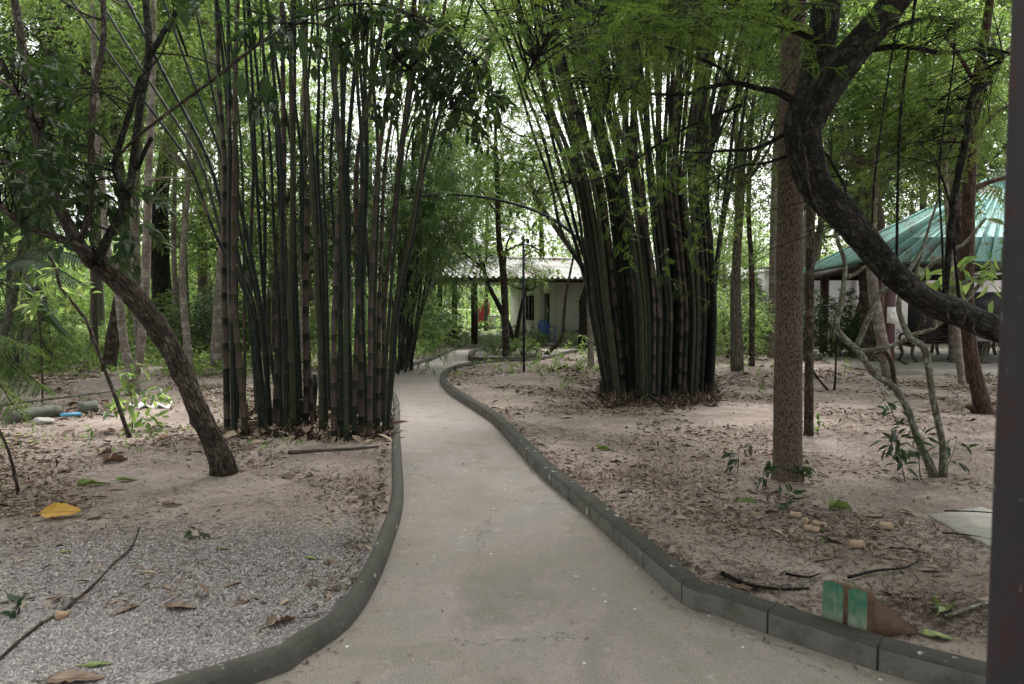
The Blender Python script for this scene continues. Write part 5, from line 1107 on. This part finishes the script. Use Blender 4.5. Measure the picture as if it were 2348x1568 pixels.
# palm at the left edge
def palm():
    b = P(-45, 860, 9.5); b[2] = gzs(b[0], 9.5); r = root('palm', b, 'dark feathery palm at the left edge behind the leaning tree', 'palm')
    top = P(-30, 640, 9.5); MB().tube([b, (b + top) / 2 + [.05, 0, 0], top], [.09, .07, .06], 10, .15, .08).build('trunk', M['bark_grey'], r, smooth=True)
    for k, (x, y) in enumerate([(190, 650), (130, 520), (60, 440), (-40, 420), (-160, 520), (150, 760), (40, 780), (215, 600)]):
        e = P(x, y, 9.5 + (k % 3 - 1) * .7); m = (top + e) / 2 + [0, 0, .3]; c, _ = resample(np.array([top, m, e]), np.ones(3), .04)
        mb = MB(); mb.tube(c, np.linspace(.012, .004, len(c)), 4, cap=False, rd=.3); d = nrm(np.gradient(c, axis=0)); s = nrm(np.cross(d, [0, 0, 1.]))
        for sg in (-1, 1): leaves(mb, c[3:], s[3:] * sg + d[3:] * .6 + [0, 0, -.35], np.tile([0, 0, 1.], (len(c) - 3, 1)), .34 * np.sin(np.linspace(.35, 2.9, len(c) - 3)) + .04, .028, rng.uniform(0, .6, len(c) - 3), True, .25)
        mb.build('frond', M['leaf_dark'], r)
palm()
# large pinnate leaves hanging in from the left edge, near
def near_fern():
    b = np.array([-4.6, 5.0, gzs(-4.6, 5.0)]); r = root('young_tree', b, 'young feathery-leaved tree reaching in from the lower left edge', 'sapling')
    top = P(-90, 780, 4.9); mb = MB(); mb.tube([b, (b + top) / 2, top], [.02, .016, .01], 6, .2)
    ends = [(70, 790, 4.9), (40, 850, 4.8), (90, 880, 4.8), (30, 930, 4.8)]
    lf = MB()
    for x, y, Z in ends:
        e = P(x, y, Z); m = (top + e) / 2 + [0, 0, .06]; c, _ = resample(np.array([top, m, e]), np.ones(3), .05); mb.tube(c, .004, 4, cap=False)
        d = nrm(np.gradient(c, axis=0)); s = nrm(np.cross(d, [0, 0, 1.])); k = len(c)
        for sg in (-1, 1): fronds(lf, c[2:], s[2:] * sg + d[2:] * .4 + [0, 0, -.5], .17, 12, .045, .012)
    mb.build('stem', M['bark_brown'], r); lf.build('leaf', M['leaf_bright'], r)
near_fern()
# small seedlings
def seedling(px, py, h, label, mat='leaf_dark', n=7, L=.09, W=.035, lean=(0, 0)):
    b = base_at(px, py); r = root('seedling', b, label, 'seedling', 'seedlings on the soil'); top = b + [lean[0], lean[1], h]
    mb = MB(); mb.tube([b, (b + top) / 2 + [.01, 0, 0], top], [.004, .003, .002], 5); mb.build('stem', M['bark_brown'], r)
    lf = MB(); c = b + (top - b) * np.linspace(.35, 1, n)[:, None]; d = rng.normal(0, 1, (n, 3)); d[:, 2] = np.abs(d[:, 2]) * .2
    twig_leaves(lf, c, d, L * .9, 4, L, W, True, .25, .7, .1); lf.build('foliage', M[mat], r)
for a in ((1690, 1088, .22, 'dark seedling left of the tall ridged trunk', 'leaf_dark', 4), (1748, 1120, .16, 'sparse seedling at the left foot of the ridged trunk', 'leaf_dark', 4), (1838, 1112, .14, 'seedling at the right foot of the ridged trunk', 'leaf_dark', 5), (1800, 1165, .1, 'small seedling below the ridged trunk', 'leaf_dark', 4),
          (2075, 1105, .42, 'leafy dark seedling at the left foot of the lichen-spotted tree', 'leaf_dark', 10, .12, .04, (-.12, 0)), (2110, 1098, .5, 'taller seedling between the two lichen-spotted stems', 'leaf_dark', 9, .11, .04, (-.05, .05)), (2165, 1085, .3, 'seedling right of the lichen-spotted stems', 'leaf_dark', 6, .1, .04, (.1, 0)),
          (2060, 985, .5, 'seedling leaning left behind the lichen-spotted tree', 'leaf_dark', 6, .12, .04, (-.25, 0)), (1874, 1000, .16, 'tiny seedling at the foot of the thin straight trunk', 'leaf_mid', 4), (1935, 860, .35, 'bright seedling before the pavilion step', 'leaf_bright', 6), (1300, 905, .3, 'green seedling left of the right bamboo', 'leaf_mid', 7), (1240, 880, .3, 'green seedling in front of the lamp post', 'leaf_mid', 7),
          (1330, 880, .4, 'leafy seedling touching the left side of the right bamboo', 'leaf_mid', 8), (1400, 890, .35, 'pale green bamboo seedling at the left foot of the right bamboo', 'leaf_bamboo', 12, .1, .02), (1740, 900, .15, 'seedling on the litter right of the right bamboo', 'leaf_mid', 4), (210, 1010, .12, 'tiny seedling left of the leaning bare sapling', 'leaf_mid', 3), (40, 1410, .06, 'grey-green weed on the gravel at the left edge', 'leaf_dark', 3, .06, .03),
          (455, 1235, .06, 'small weed in the middle of the gravel', 'leaf_dark', 3, .06, .03), (1670, 815, .4, 'bright seedling right of the right bamboo', 'leaf_bright', 8), (560, 940, .4, 'climbing seedling between the leftmost culms', 'leaf_mid', 7)):
    seedling(*a)
# ---------------------------------------------------------------- ground stuff
def scatter(n, xr, yr, f=None, smin=.14):
    out = np.zeros((0, 2))
    while len(out) < n:
        y = rng.uniform(*yr, n); x = rng.uniform(-1, 1, n) * (.8 * y + .6); ok = (x > xr[0]) & (x < xr[1])
        x, y = x[ok], y[ok]; s = sdist(x, y); ok = s > smin
        if f is not None: ok &= rng.uniform(0, 1, len(x)) < f(x, y)
        out = np.vstack([out, np.stack([x, y], 1)[ok]])
    return out[:n]
def ynear(n_exp, y0, y1, n):  # denser towards the camera
    u = rng.uniform(0, 1, n); return y0 * (y1 / y0) ** u
def pts_near(n, y0, y1, f=None, smin=.14):
    out = np.zeros((0, 2))
    while len(out) < n:
        y = ynear(1, y0, y1, n); x = rng.uniform(-1, 1, n) * (.8 * y + .4); s = sdist(x, y); ok = s > smin
        if f is not None: ok &= rng.uniform(0, 1, n) < f(x, y)
        out = np.vstack([out, np.stack([x, y], 1)[ok]])
    return out[:n]
patch = lambda x, y: np.clip(.45 + 1.0 * np.sin(x * 1.7 + 1.3 * np.sin(y * 1.1)) * np.sin(y * 1.3 + .7 * x) + .25 * np.sin(x * 5 + 2 * np.sin(y * 3.3)) * np.sin(y * 4.3), .04, 1) ** 1.4
p = pts_near(70000, 3.2, 26, lambda x, y: patch(x, y) * np.where((x < -.3) & (y < 4.6), .25, 1) * np.where((x > 0) & (y < 9), .45, 1) + .5 * np.exp(-((sdist(x, y) - .17) / .06) ** 2))
n = len(p); z = gz(p[:, 0], p[:, 1]); sz = rng.lognormal(0, .5, n) * (.011 + .0027 * p[:, 1])
mb = MB(); d = rng.normal(0, 1, (n, 3)); d[:, 2] *= .25
leaves(mb, np.column_stack([p, z + rng.uniform(.002, .012, n)]), d, nrm(rng.normal(0, .35, (n, 3)) + [0, 0, 1]), sz * 1.3, sz * rng.uniform(.3, .6, n), rng.uniform(0, .95, n), False, .15)
o = mb.build('leaf_litter', M['leaf_dry']); tag(o, 'dry brown leaf litter scattered over the soil', 'leaf litter', kind='stuff')
p = pts_near(60000, 2.9, 16, lambda x, y: np.where(x > 0, 1, .4) * (np.clip(patch(x + 3, y * 1.4), .12, 1)))
n = len(p); z = gz(p[:, 0], p[:, 1]); mb = MB(); a = rng.normal(0, 1, (n, 3)) * [1, .7, .06]
L = rng.lognormal(0, .5, n) * (.025 + .003 * p[:, 1])
leaves(mb, np.column_stack([p, z + .004]), a, np.tile([0, 0, 1.], (n, 1)), L, rng.uniform(.0025, .005, n) * (1 + p[:, 1] * .12), rng.uniform(0, 1, n), False, 0)
for x_, y_, n_, s_ in ((1500, 1165, 1300, .28), (1440, 1100, 900, .3), (1560, 1040, 1200, .5), (1900, 1235, 1500, .3), (2080, 1400, 1500, .25), (1700, 1250, 800, .35), (1350, 1010, 900, .35), (1280, 1000, 700, .25), (2150, 1280, 700, .3), (1640, 1330, 700, .2), (300, 1130, 900, .5), (700, 1060, 900, .4), (850, 1120, 500, .2), (850, 1250, 500, .12), (2000, 1120, 900, .5), (1750, 1180, 900, .35)):
    c0 = G(x_, y_, .05); q = c0[:2] + rng.normal(0, s_, (n_, 2)) * [1.3, .8]; q = q[sdist(q[:, 0], q[:, 1]) > .14]; k = len(q)
    leaves(mb, np.column_stack([q, gz(q[:, 0], q[:, 1]) + .006]), rng.normal(0, 1, (k, 3)) * [1, .7, .1], np.tile([0, 0, 1.], (k, 1)), rng.lognormal(-3.4, .45, k), rng.uniform(.003, .007, k), rng.uniform(0, .75, k), False, 0)
o = mb.build('twig_litter', M['twig']); tag(o, 'fine dark twigs and needles strewn on the soil', 'twig litter', kind='stuff')
# few bits on the path
q = np.stack([rng.uniform(-1.6, 1.8, 24000), ynear(1, 2.2, 22, 24000)], 1); s = sdist(q[:, 0], q[:, 1]); q = q[(s < -.03) & (rng.uniform(0, 1, 24000) < .012 + .6 * np.exp(s * 22) + .06 * (q[:, 1] > 6))][:2600]; n = len(q)
mb = MB(); d = rng.normal(0, 1, (n, 3)) * [1, 1, .05]
leaves(mb, np.column_stack([q, np.full(n, .005)]), d, np.tile([0, 0, 1.], (n, 1)), rng.uniform(.015, .06, n), rng.uniform(.004, .014, n), rng.uniform(0, 1, n), False, .0)
o = mb.build('path_litter', M['leaf_dry']); tag(o, 'sparse leaf bits on the concrete path', 'leaf litter', kind='stuff')
# chippings
p = np.zeros((0, 2))
while len(p) < 52000:
    y = rng.uniform(2.2, 5.6, 60000); x = rng.uniform(-4.2, -.2, 60000); s = sdist(x, y); dn = np.clip(1.1 - np.maximum(0, y - 3.2 - .12 * x) * .62, 0, 1) ** 1.5
    ok = (s > .12) & (x > -.8 * y - .3) & (rng.uniform(0, 1, 60000) < dn) & (np.sin(x * 5 + np.sin(y * 4)) * np.sin(y * 6 + x) > -.75 + rng.uniform(-.2, .2, 60000))
    p = np.vstack([p, np.stack([x, y], 1)[ok]])
p = p[:52000]; n = len(p); z = gz(p[:, 0], p[:, 1])
oc = np.array([[1, 0, 0], [-1, 0, 0], [0, 1, 0], [0, -1, 0], [0, 0, 1], [0, 0, -1.]]); sc3 = rng.lognormal(0, .3, (n, 1, 3)) * .0062 * [1.25, 1.0, .7]
v = oc[None] * sc3 + rng.normal(0, .0009, (n, 6, 3)); an = rng.uniform(0, 6.28, n); ca, sa = np.cos(an)[:, None], np.sin(an)[:, None]
v = np.stack([v[..., 0] * ca - v[..., 1] * sa, v[..., 0] * sa + v[..., 1] * ca, v[..., 2]], -1) + np.column_stack([p, z + .003])[:, None]
tt = np.array([[0, 2, 4], [2, 1, 4], [1, 3, 4], [3, 0, 4]])
o = MB().add(v.reshape(-1, 3), t=(np.arange(n)[:, None, None] * 6 + tt[None]).reshape(-1, 3), rd=np.repeat(rng.uniform(0, 1, n), 6)).build('gravel', M['stone']); tag(o, 'grey stone chippings in the near left corner', 'gravel', kind='stuff')
# ground cover
p = pts_near(9000, 13.5, 34, lambda x, y: np.where(x < -1.5, 1, .25) * np.clip((y - 13) / 5, .1, 1) * np.clip(patch(x * 1.5, y * .8) + .2, 0, 1), .3)
ok = ~((p[:, 0] > 5.5) & (p[:, 1] < 25)); p = p[ok]; n = len(p); mb = MB(); c = np.column_stack([p, gz(p[:, 0], p[:, 1]) + rng.uniform(.03, .45, n) * np.clip((p[:, 1] - 12) / 8, .2, 1.3)])
twig_leaves(mb, c, rng.normal(0, 1, (n, 3)) * [1, 1, .5], .16, 6, .12, .055, False, .15, .9, .1)
o = mb.build('ground_cover', M['leaf_bright']); tag(o, 'low green ground cover under the background trees', 'ground cover', kind='stuff')
p = pts_near(900, 6.5, 14, lambda x, y: np.where(x < -1, .8, np.where(y > 10, .4, .02)) * patch(x * 2 + 4, y * 2), .25); n = len(p); mb = MB()
twig_leaves(mb, np.column_stack([p, gz(p[:, 0], p[:, 1]) + .01]), rng.normal(0, 1, (n, 3)) * [1, 1, .2] + [0, 0, .25], .05, 3, .06, .022, False, .1, .9, 0)
o = mb.build('weed_cover', M['leaf_mid']); tag(o, 'tiny scattered weeds among the litter', 'weeds', kind='stuff')
# far wood as one mass
mb = MB(); nt_ = 15000; th = rng.uniform(-.95, .95, nt_); rr_ = rng.uniform(42, 60, nt_); hz = rng.uniform(0, 1, nt_) ** 1.25 * (10 + 4 * np.sin(th * 9) + 3 * np.sin(th * 23 + 1)) + .3
okc = inside_noise(np.stack([th * 50, rr_ * .2, hz], 1), .7) > -.35 + .05 * hz; okc &= ~((th < -.45) & (th > -.63) & (hz < 5.5)); th, rr_, hz = th[okc], rr_[okc], hz[okc]
c = np.stack([np.sin(th) * rr_, np.cos(th) * rr_, hz], 1); n = len(c)
twig_leaves(mb, c, rng.normal(0, 1, (n, 3)), .8, 9, .26, .12, False, .15, 1, .2, np.clip(.5 + .4 * inside_noise(c, .5) + rng.normal(0, .15, n), 0, 1))
n2_ = 12000; th = rng.uniform(-.95, .95, n2_); rr_ = rng.uniform(37, 50, n2_); hz = rng.uniform(.1, 5.5, n2_); okc = ~((th < -.44) & (th > -.64)); th, rr_, hz = th[okc], rr_[okc], hz[okc]
c = np.stack([np.sin(th) * rr_, np.cos(th) * rr_, hz], 1); n = len(c)
twig_leaves(mb, c, rng.normal(0, 1, (n, 3)), .6, 9, .2, .09, False, .15, 1, .2, np.clip(.6 + .4 * inside_noise(c, .7) + rng.normal(0, .15, n), 0, 1))
n2_ = 5000; th = rng.uniform(-.68, -.40, n2_); rr_ = rng.uniform(62, 80, n2_); hz = rng.uniform(.1, 7.5, n2_); c = np.stack([np.sin(th) * rr_, np.cos(th) * rr_, hz], 1)
twig_leaves(mb, c, rng.normal(0, 1, (n2_, 3)), .9, 9, .36, .17, False, .15, 1, .2, rng.uniform(.6, 1, n2_))
o = mb.build('far_wood', M['leaf_bright']); tag(o, 'far-off wood beyond the grounds', 'wood', kind='stuff')

# ---------------------------------------------------------------- single things on the ground
def big_leaf(px, py, L, W, ang, mat, label, curl=.15, z=.008, name='fallen_leaf', group='single fallen leaves', tilt=0):
    b = base_at(px, py); n = 13; v = []; d = np.array([math.cos(ang), math.sin(ang)]); s = np.array([-d[1], d[0]])
    for k in range(n):
        a = k / (n - 1); w_ = W * .5 * math.sin(math.pi * a ** .8) ** .75 * (1 + .06 * math.sin(k * 2.3)) + .001
        for j in (-1, -.5, 0, .5, 1):
            q = d * L * (a - .5) + s * w_ * j; v.append((b[0] + q[0], b[1] + q[1], b[2] + z + curl * W * (abs(j) ** 1.6) * (.6 + .5 * math.sin(a * 5 + j)) * random.uniform(.7, 1.3) + .015 * L * math.sin(a * 4) + tilt * (w_ * j + W * .5)))
    q = [(k * 5 + j, k * 5 + j + 1, (k + 1) * 5 + j + 1, (k + 1) * 5 + j) for k in range(n - 1) for j in range(4)]
    mb = MB().add(v, q, rd=rng.uniform(0, 1, len(v)))
    mid = [np.array([b[0] + d[0] * L * (a - .5), b[1] + d[1] * L * (a - .5), b[2] + z + .002 + .015 * L * math.sin(max(a, 0) * 4) + tilt * W * .5]) for a in (-.25, 0, .5, 1)]
    mb.tube(mid, [.0025, .0025, .0018, .0008], 4, rd=.9)
    o = mb.build(name, mat, base=b, smooth=True); tag(o, label, 'leaf', group); return o
big_leaf(140, 1185, .25, .15, R(12), M['yellow_leaf'], 'large bright yellow fallen leaf at the left', .12, tilt=.38)
for a in ((1030 - 810, 1188, .1, .07, R(30), M['brown_leaf'], 'greyish brown leaf right of the yellow leaf'), (395, 1163, .14, .05, R(10), M['brown_leaf'], 'curled brown leaf in the middle of the left soil', .4),
          (300, 1395, .13, .045, R(55), M['brown_leaf'], 'long tan leaf on the gravel'), (560, 1385, .09, .04, R(60), M['brown_leaf'], 'brown leaf with a pointed tip near the kerb on the gravel'), (535, 1345, .1, .035, R(50), M['brown_leaf'], 'dull brown leaf just above the pointed one'),
          (645, 1432, .13, .06, R(40), M['brown_leaf'], 'orange brown crumpled leaf against the left kerb', .5), (415, 1400, .16, .06, R(-5), M['brown_leaf'], 'wide greyish leaf on the gravel', .2), (225, 1527, .11, .035, R(8), M['green_leaf'], 'pale green leaf at the bottom left'),
          (175, 1560, .22, .09, R(5), M['brown_leaf'], 'big dull brown leaf at the bottom left corner'), (150, 1262, .07, .03, R(15), M['green_leaf'], 'yellow-green leaf left on the gravel'), (515, 1262, .05, .02, R(0), M['green_leaf'], 'small pale green leaf in the middle gravel'),
          (755, 1207, .05, .02, R(50), M['green_leaf'], 'small cream leaf near the left kerb'), (715, 1283, .06, .04, R(-10), M['green_leaf'], 'small green leaf beside the left kerb'), (345, 1182, .05, .03, R(-20), M['green_leaf'], 'green leaf below the curled brown leaf'),
          (1715, 1355, .17, .04, R(160), M['brown_leaf'], 'long tan leaf on top of the right kerb', .3), (2385 - 250, 1312, .13, .035, R(-5), M['brown_leaf'], 'tan blade-like leaf on the soil right of the green block'), (2165, 1408, .1, .09, R(30), M['green_leaf'], 'cupped grey-green leaf behind the green block', .6),
          (2090, 1378, .09, .04, R(0), M['brown_leaf'], 'orange-brown leaf behind the green block'), (2160, 1185, .08, .05, R(5), M['green_leaf'], 'green leaf lying by the concrete slab'), (1925, 1170, .15, .09, R(-10), M['green_leaf'], 'dark crumpled green leaf on the soil', .7), (2000, 1190, .16, .04, R(165), M['brown_leaf'], 'thin tan leaf above the pale wood chunks'),
          (2150, 1465, .12, .07, R(-25), M['green_leaf'], 'brown-green leaf behind the right kerb'), (1385, 1027, .16, .08, R(-15), M['green_leaf'], 'dark green curled leaf on the soil right of the path', .5), (1230, 1022, .16, .04, R(160), M['brown_leaf'], 'brown curled leaf beside the right kerb', .5), (215, 1110, .25, .07, R(10), M['green_leaf'], 'dull green leaf bunch on the soil above the yellow leaf', .5),
          (290, 1102, .16, .06, R(5), M['green_leaf'], 'second dull green leaf beside the bunch', .4), (265, 1062, .2, .1, R(40), M['brown_leaf'], 'crumpled dry brown leaf above the green bunch', .7), (908, 883, .14, .08, R(30), M['yellow_leaf'], 'yellow brown leaf on the path', .5), (240, 1048, .15, .08, R(70), M['brown_leaf'], 'folded dry leaf beside the crumpled one', .8)):
    big_leaf(*a)
def stick(l, r_, mat, label, name='stick', z=.02, cat='stick'):
    pts = []
    for x, y in l: p = G(x, y, .05); pts.append([p[0], p[1], gzs(p[0], p[1]) + z])
    mb = MB(); mb.tube(pts, np.linspace(r_, r_ * .5, len(pts)), 7, .06, .12); o = mb.build(name, mat, base=pts[0], smooth=True); tag(o, label, cat, 'sticks on the ground'); return o
stick([(-60, 1580), (20, 1495), (90, 1435), (150, 1395), (215, 1345), (265, 1290), (305, 1250), (320, 1210)], .009, M['bark_brown'], 'long thin bent stick crossing the gravel at the lower left', z=.012)
stick([(2185 - 20, 1188), (2240, 1190), (2320, 1195)], .006, M['bark_dark'], 'thin dark stick lying on the concrete slab', z=.05)
stick([(660, 1042), (720, 1036), (800, 1033), (868, 1026)], .022, M['bark_grey'], 'fallen grey branch in front of the big bamboo', z=.015)
stick([(-100, 968), (20, 950), (150, 930), (280, 915), (350, 912)], .022, M['bark_lichen'], 'long green pole lying on the ground at the left', z=.14)
stick([(1800, 1330), (1850, 1338), (1880, 1328)], .008, M['bark_dark'], 'curved dark twig ending at the green block')
stick([(1945, 1338), (2010, 1318), (2070, 1312), (2105, 1298)], .009, M['bark_dark'], 'forked dark twig right of the green block')
stick([(1655, 1325), (1710, 1350), (1780, 1362), (1855, 1362)], .013, M['bark_dark'], 'dark stick running along the right kerb')
stick([(2170, 1425), (2240, 1400), (2300, 1380)], .011, M['bark_lichen'], 'pale green stick behind the right kerb')
stick([(2040, 1268), (2090, 1270), (2130, 1280)], .005, M['bark_dark'], 'short thin twig right of the pale wood chunks')
stick([(2160, 1228), (2220, 1232), (2290, 1245)], .005, M['bark_dark'], 'thin twig below the concrete slab')
stick([(470, 985 + 45), (520, 1040), (560, 1035)], .01, M['bark_grey'], 'short stick between the leaning trunk and the bamboo')
# old pipe with blue inner pipe
def pipe():
    b = base_at(90, 962); r = root('drain_pipe', b, 'broken grey-green pipe with a blue inner pipe lying at the left', 'pipe')
    def q(x, y, z=.07): p = G(x, y, .05); return np.array([p[0], p[1], gzs(p[0], p[1]) + z])
    MB().tube([q(20, 972), q(80, 962), q(138, 955)], [.085, .085, .08], 14, .1, .06).build('outer_pipe', M['pipe_green'], r, smooth=True)
    MB().tube([q(181, 949), q(222, 945)], .085, 14, .1, .05).build('outer_pipe', M['pipe_green'], r, smooth=True)
    MB().tube([q(138, 960, .04), q(185, 955, .04)], .025, 10).build('inner_pipe', M['pipe_blue'], r)
    MB().tube([q(220, 955, .03), q(262, 958, .02)], .01, 6).build('cable', M['black_paint'], r)
pipe()
def lump(px, py, s, mat, label, name, cat, group=None, seed=0, hgt=1.0):
    b = base_at(px, py); bm = bmesh.new(); bmesh.ops.create_icosphere(bm, subdivisions=3, radius=1); rr = random.Random(seed); ph = [rr.uniform(0, 6) for _ in range(6)]
    for v in bm.verts:
        c = v.co; k = 1 + .16 * math.sin(3 * c.x + ph[0]) * math.sin(2.5 * c.y + ph[1]) + .08 * math.sin(7 * c.z + ph[2] + 4 * c.x); v.co = Vector((c.x * s[0] * k, c.y * s[1] * k, c.z * s[2] * k))
    me = bpy.data.meshes.new(name); bm.to_mesh(me); bm.free(); me.materials.append(mat)
    for p_ in me.polygons: p_.use_smooth = True
    o = bpy.data.objects.new(name, me); COL.objects.link(o); o.location = b + [0, 0, s[2] * .7]; o['_b'] = list(b); tag(o, label, cat, group); return o
lump(100, 972, (.12, .08, .05), M['pith'] if 0 else M['concrete'], 'rough stone beside the broken pipe', 'stone', 'stone', None, 1)
lump(375, 1012, (.05, .05, .04), M['tree_seed'], 'small round pinkish pebble right of the bare sapling', 'stone', 'stone', None, 2)
lump(283 - 143, 1412, (.03, .028, .02), M['tree_seed'], 'small rounded seed pod under the long stick', 'seed_pod', 'seed pod', None, 3)
0 and lump(2330 - 80, 1470, (.12, .1, .04), M['concrete'], 'pale stone behind the right kerb near the post', 'stone', 'stone', None, 5)
# crumpled white cloth on the ground
b = base_at(345, 935); v = []; n = 16
for j in range(6):
    for k in range(n): v.append(b + [(k / (n - 1) - .5) * .55, (j / 5 - .5) * .22, .03 + .035 * math.sin(k * 1.1 + j) + .02 * math.sin(k * 2.7 - j * 2)])
o = MB().add(v, [(j * n + k, j * n + k + 1, (j + 1) * n + k + 1, (j + 1) * n + k) for j in range(5) for k in range(n - 1)]).build('rag', M['white_cloth'], base=b, smooth=True); so = o.modifiers.new('s', 'SOLIDIFY'); so.thickness = .012; tag(o, 'crumpled whitish rag on the ground behind the leaning trunk', 'rag')
# pale wood chunks
def chunk(px, py, L, rr_, ang, label, up=0):
    b = base_at(px, py); d = np.array([math.cos(ang), math.sin(ang), up]); c = b + [0, 0, rr_ * .85 + (L * .3 if up else 0)]
    mb = MB(); mb.tube([c - d * L * .5, c - d * L * .44, c, c + d * L * .44, c + d * L * .5], [rr_ * .8, rr_, rr_ * .93, rr_, rr_ * .8], 14, None, .07); o = mb.build('wood_chunk', M['pith'], base=b); tag(o, label, 'wood chunk', 'pale wood chunks on the soil')
for a in ((1823, 1190, .07, .022, R(-15), 'pale rounded wood chunk furthest left in the heap'), (1845, 1205, .04, .02, R(60), 'small pale wood chunk standing end-on in the heap'), (1860, 1221, .09, .02, R(-35), 'low pale wood chunk at the front of the heap'), (1878, 1212, .08, .02, R(-45), 'pale wood chunk at the right end of the heap'),
          (2030, 1222, .075, .026, R(-5), 'bright pale wood chunk lying alone to the right'), (1964, 1261, .075, .026, R(-3), 'pale wood chunk lying alone nearest the kerb')): chunk(*a)
# concrete slab at the right
s0 = [G(2128, 1178, .07), G(2300, 1262, .07), G(2480, 1235, .07), G(2250, 1160, .07)]; v = [(p[0], p[1], z_) for z_ in (.0, .066) for p in s0]
o = MB().add(v, [[4, 5, 6, 7], [0, 1, 5, 4], [1, 2, 6, 5], [2, 3, 7, 6], [3, 0, 4, 7], [3, 2, 1, 0]]).build('concrete_slab', M['concrete'], base=(s0[0][0], s0[0][1], 0)); tag(o, 'thin pale concrete slab set in the soil beside the rusty post', 'slab')
# green wedge block behind the right kerb
def wedge():
    a = P(1887, 1425, 3.62); bl = G(1886, 1440, .03); br = G(1990, 1475, .03); Zl, Zr = bl[1], br[1]
    tl = P(1887, 1323, Zl); tr2 = P(1990, 1362, Zr); bl = np.array([tl[0], tl[1], .0]); br = np.array([tr2[0], tr2[1], .0])
    u = nrm(br - bl); back = np.array([-u[1], u[0], 0]); back = nrm(back + u * .75); hgt = max(tl[2], tr2[2]); tl[2] = tr2[2] = (tl[2] + tr2[2]) / 2
    r = root('wedge_block', bl, 'weathered green painted metal wedge standing behind the right kerb', 'marker')
    W_ = np.linalg.norm(br - bl); h_ = tl[2]
    def q(a_, y_, z_): return bl + u * a_ + back * y_ + np.array([0, 0, z_])
    def plate(x0, x1, name, mat, y0=-.0, th=.012, z0=0, z1=None, rc=.018, corners=(1, 1)):
        z1 = z1 or h_; o2 = []
        if corners[0]: o2 += [(x0, z0), (x0, z1 - rc), (x0 + rc * .3, z1 - rc * .3), (x0 + rc, z1)]
        else: o2 += [(x0, z0), (x0, z1)]
        if corners[1]: o2 += [(x1 - rc, z1), (x1 - rc * .3, z1 - rc * .3), (x1, z1 - rc), (x1, z0)]
        else: o2 += [(x1, z1), (x1, z0)]
        bm = bmesh.new(); fr_ = [bm.verts.new(q(x, y0, z) - bl) for x, z in o2]; bk = [bm.verts.new(q(x, y0 + th, z) - bl) for x, z in o2]; bm.faces.new(fr_); bm.faces.new(bk[::-1]); m_ = len(o2)
        for k in range(m_): bm.faces.new([fr_[k], bk[k], bk[(k + 1) % m_], fr_[(k + 1) % m_]])
        bmesh.ops.recalc_face_normals(bm, faces=bm.faces); me = bpy.data.meshes.new(name); bm.to_mesh(me); bm.free(); me.materials.append(mat); o = bpy.data.objects.new(name, me); COL.objects.link(o); o.parent = r
    g_ = W_ * .47
    plate(0, W_, 'back_plate', M['rust'], .0, .03); plate(.002, g_, 'front_panel', M['green_paint'], -.004, .012, .0, h_ - .002, .016); plate(g_ + .024, W_ - .002, 'front_panel', M['green_paint'], -.004, .012, .0, h_ - .002, .016)
    MB().add([q(x, y_, z_) for x in (.01, W_ - .003) for y_, z_ in ((.03, 0), (.03, h_ * .93), (.32, 0))], [[0, 3, 4, 1], [1, 4, 5, 2], [0, 2, 5, 3]], [[0, 1, 2], [3, 5, 4]]).build('brace', M['rust'], r)
wedge()
# rusty round post close to the camera on the right
pb_ = P(2266, 1568, 1.05); x_l = (2322 - CX) / F
c = np.array([.792 + .026, 1.06, 0]); prt = root('post', c * [1, 1, 0], 'rusty dark blue and maroon painted metal post at the right edge', 'post')
MB().tube([[c[0], c[1], -.05], [c[0], c[1], 1.2], [c[0], c[1], 2.9]], .05, 40, .2, .01).build('shaft', M['post'], prt, smooth=True)
MB().tube([[c[0], c[1], -.02], [c[0], c[1], .02]], .1, 20).build('base_plate', M['rust'], prt)
for o in bpy.data.objects:
    if '_b' in o: del o['_b']
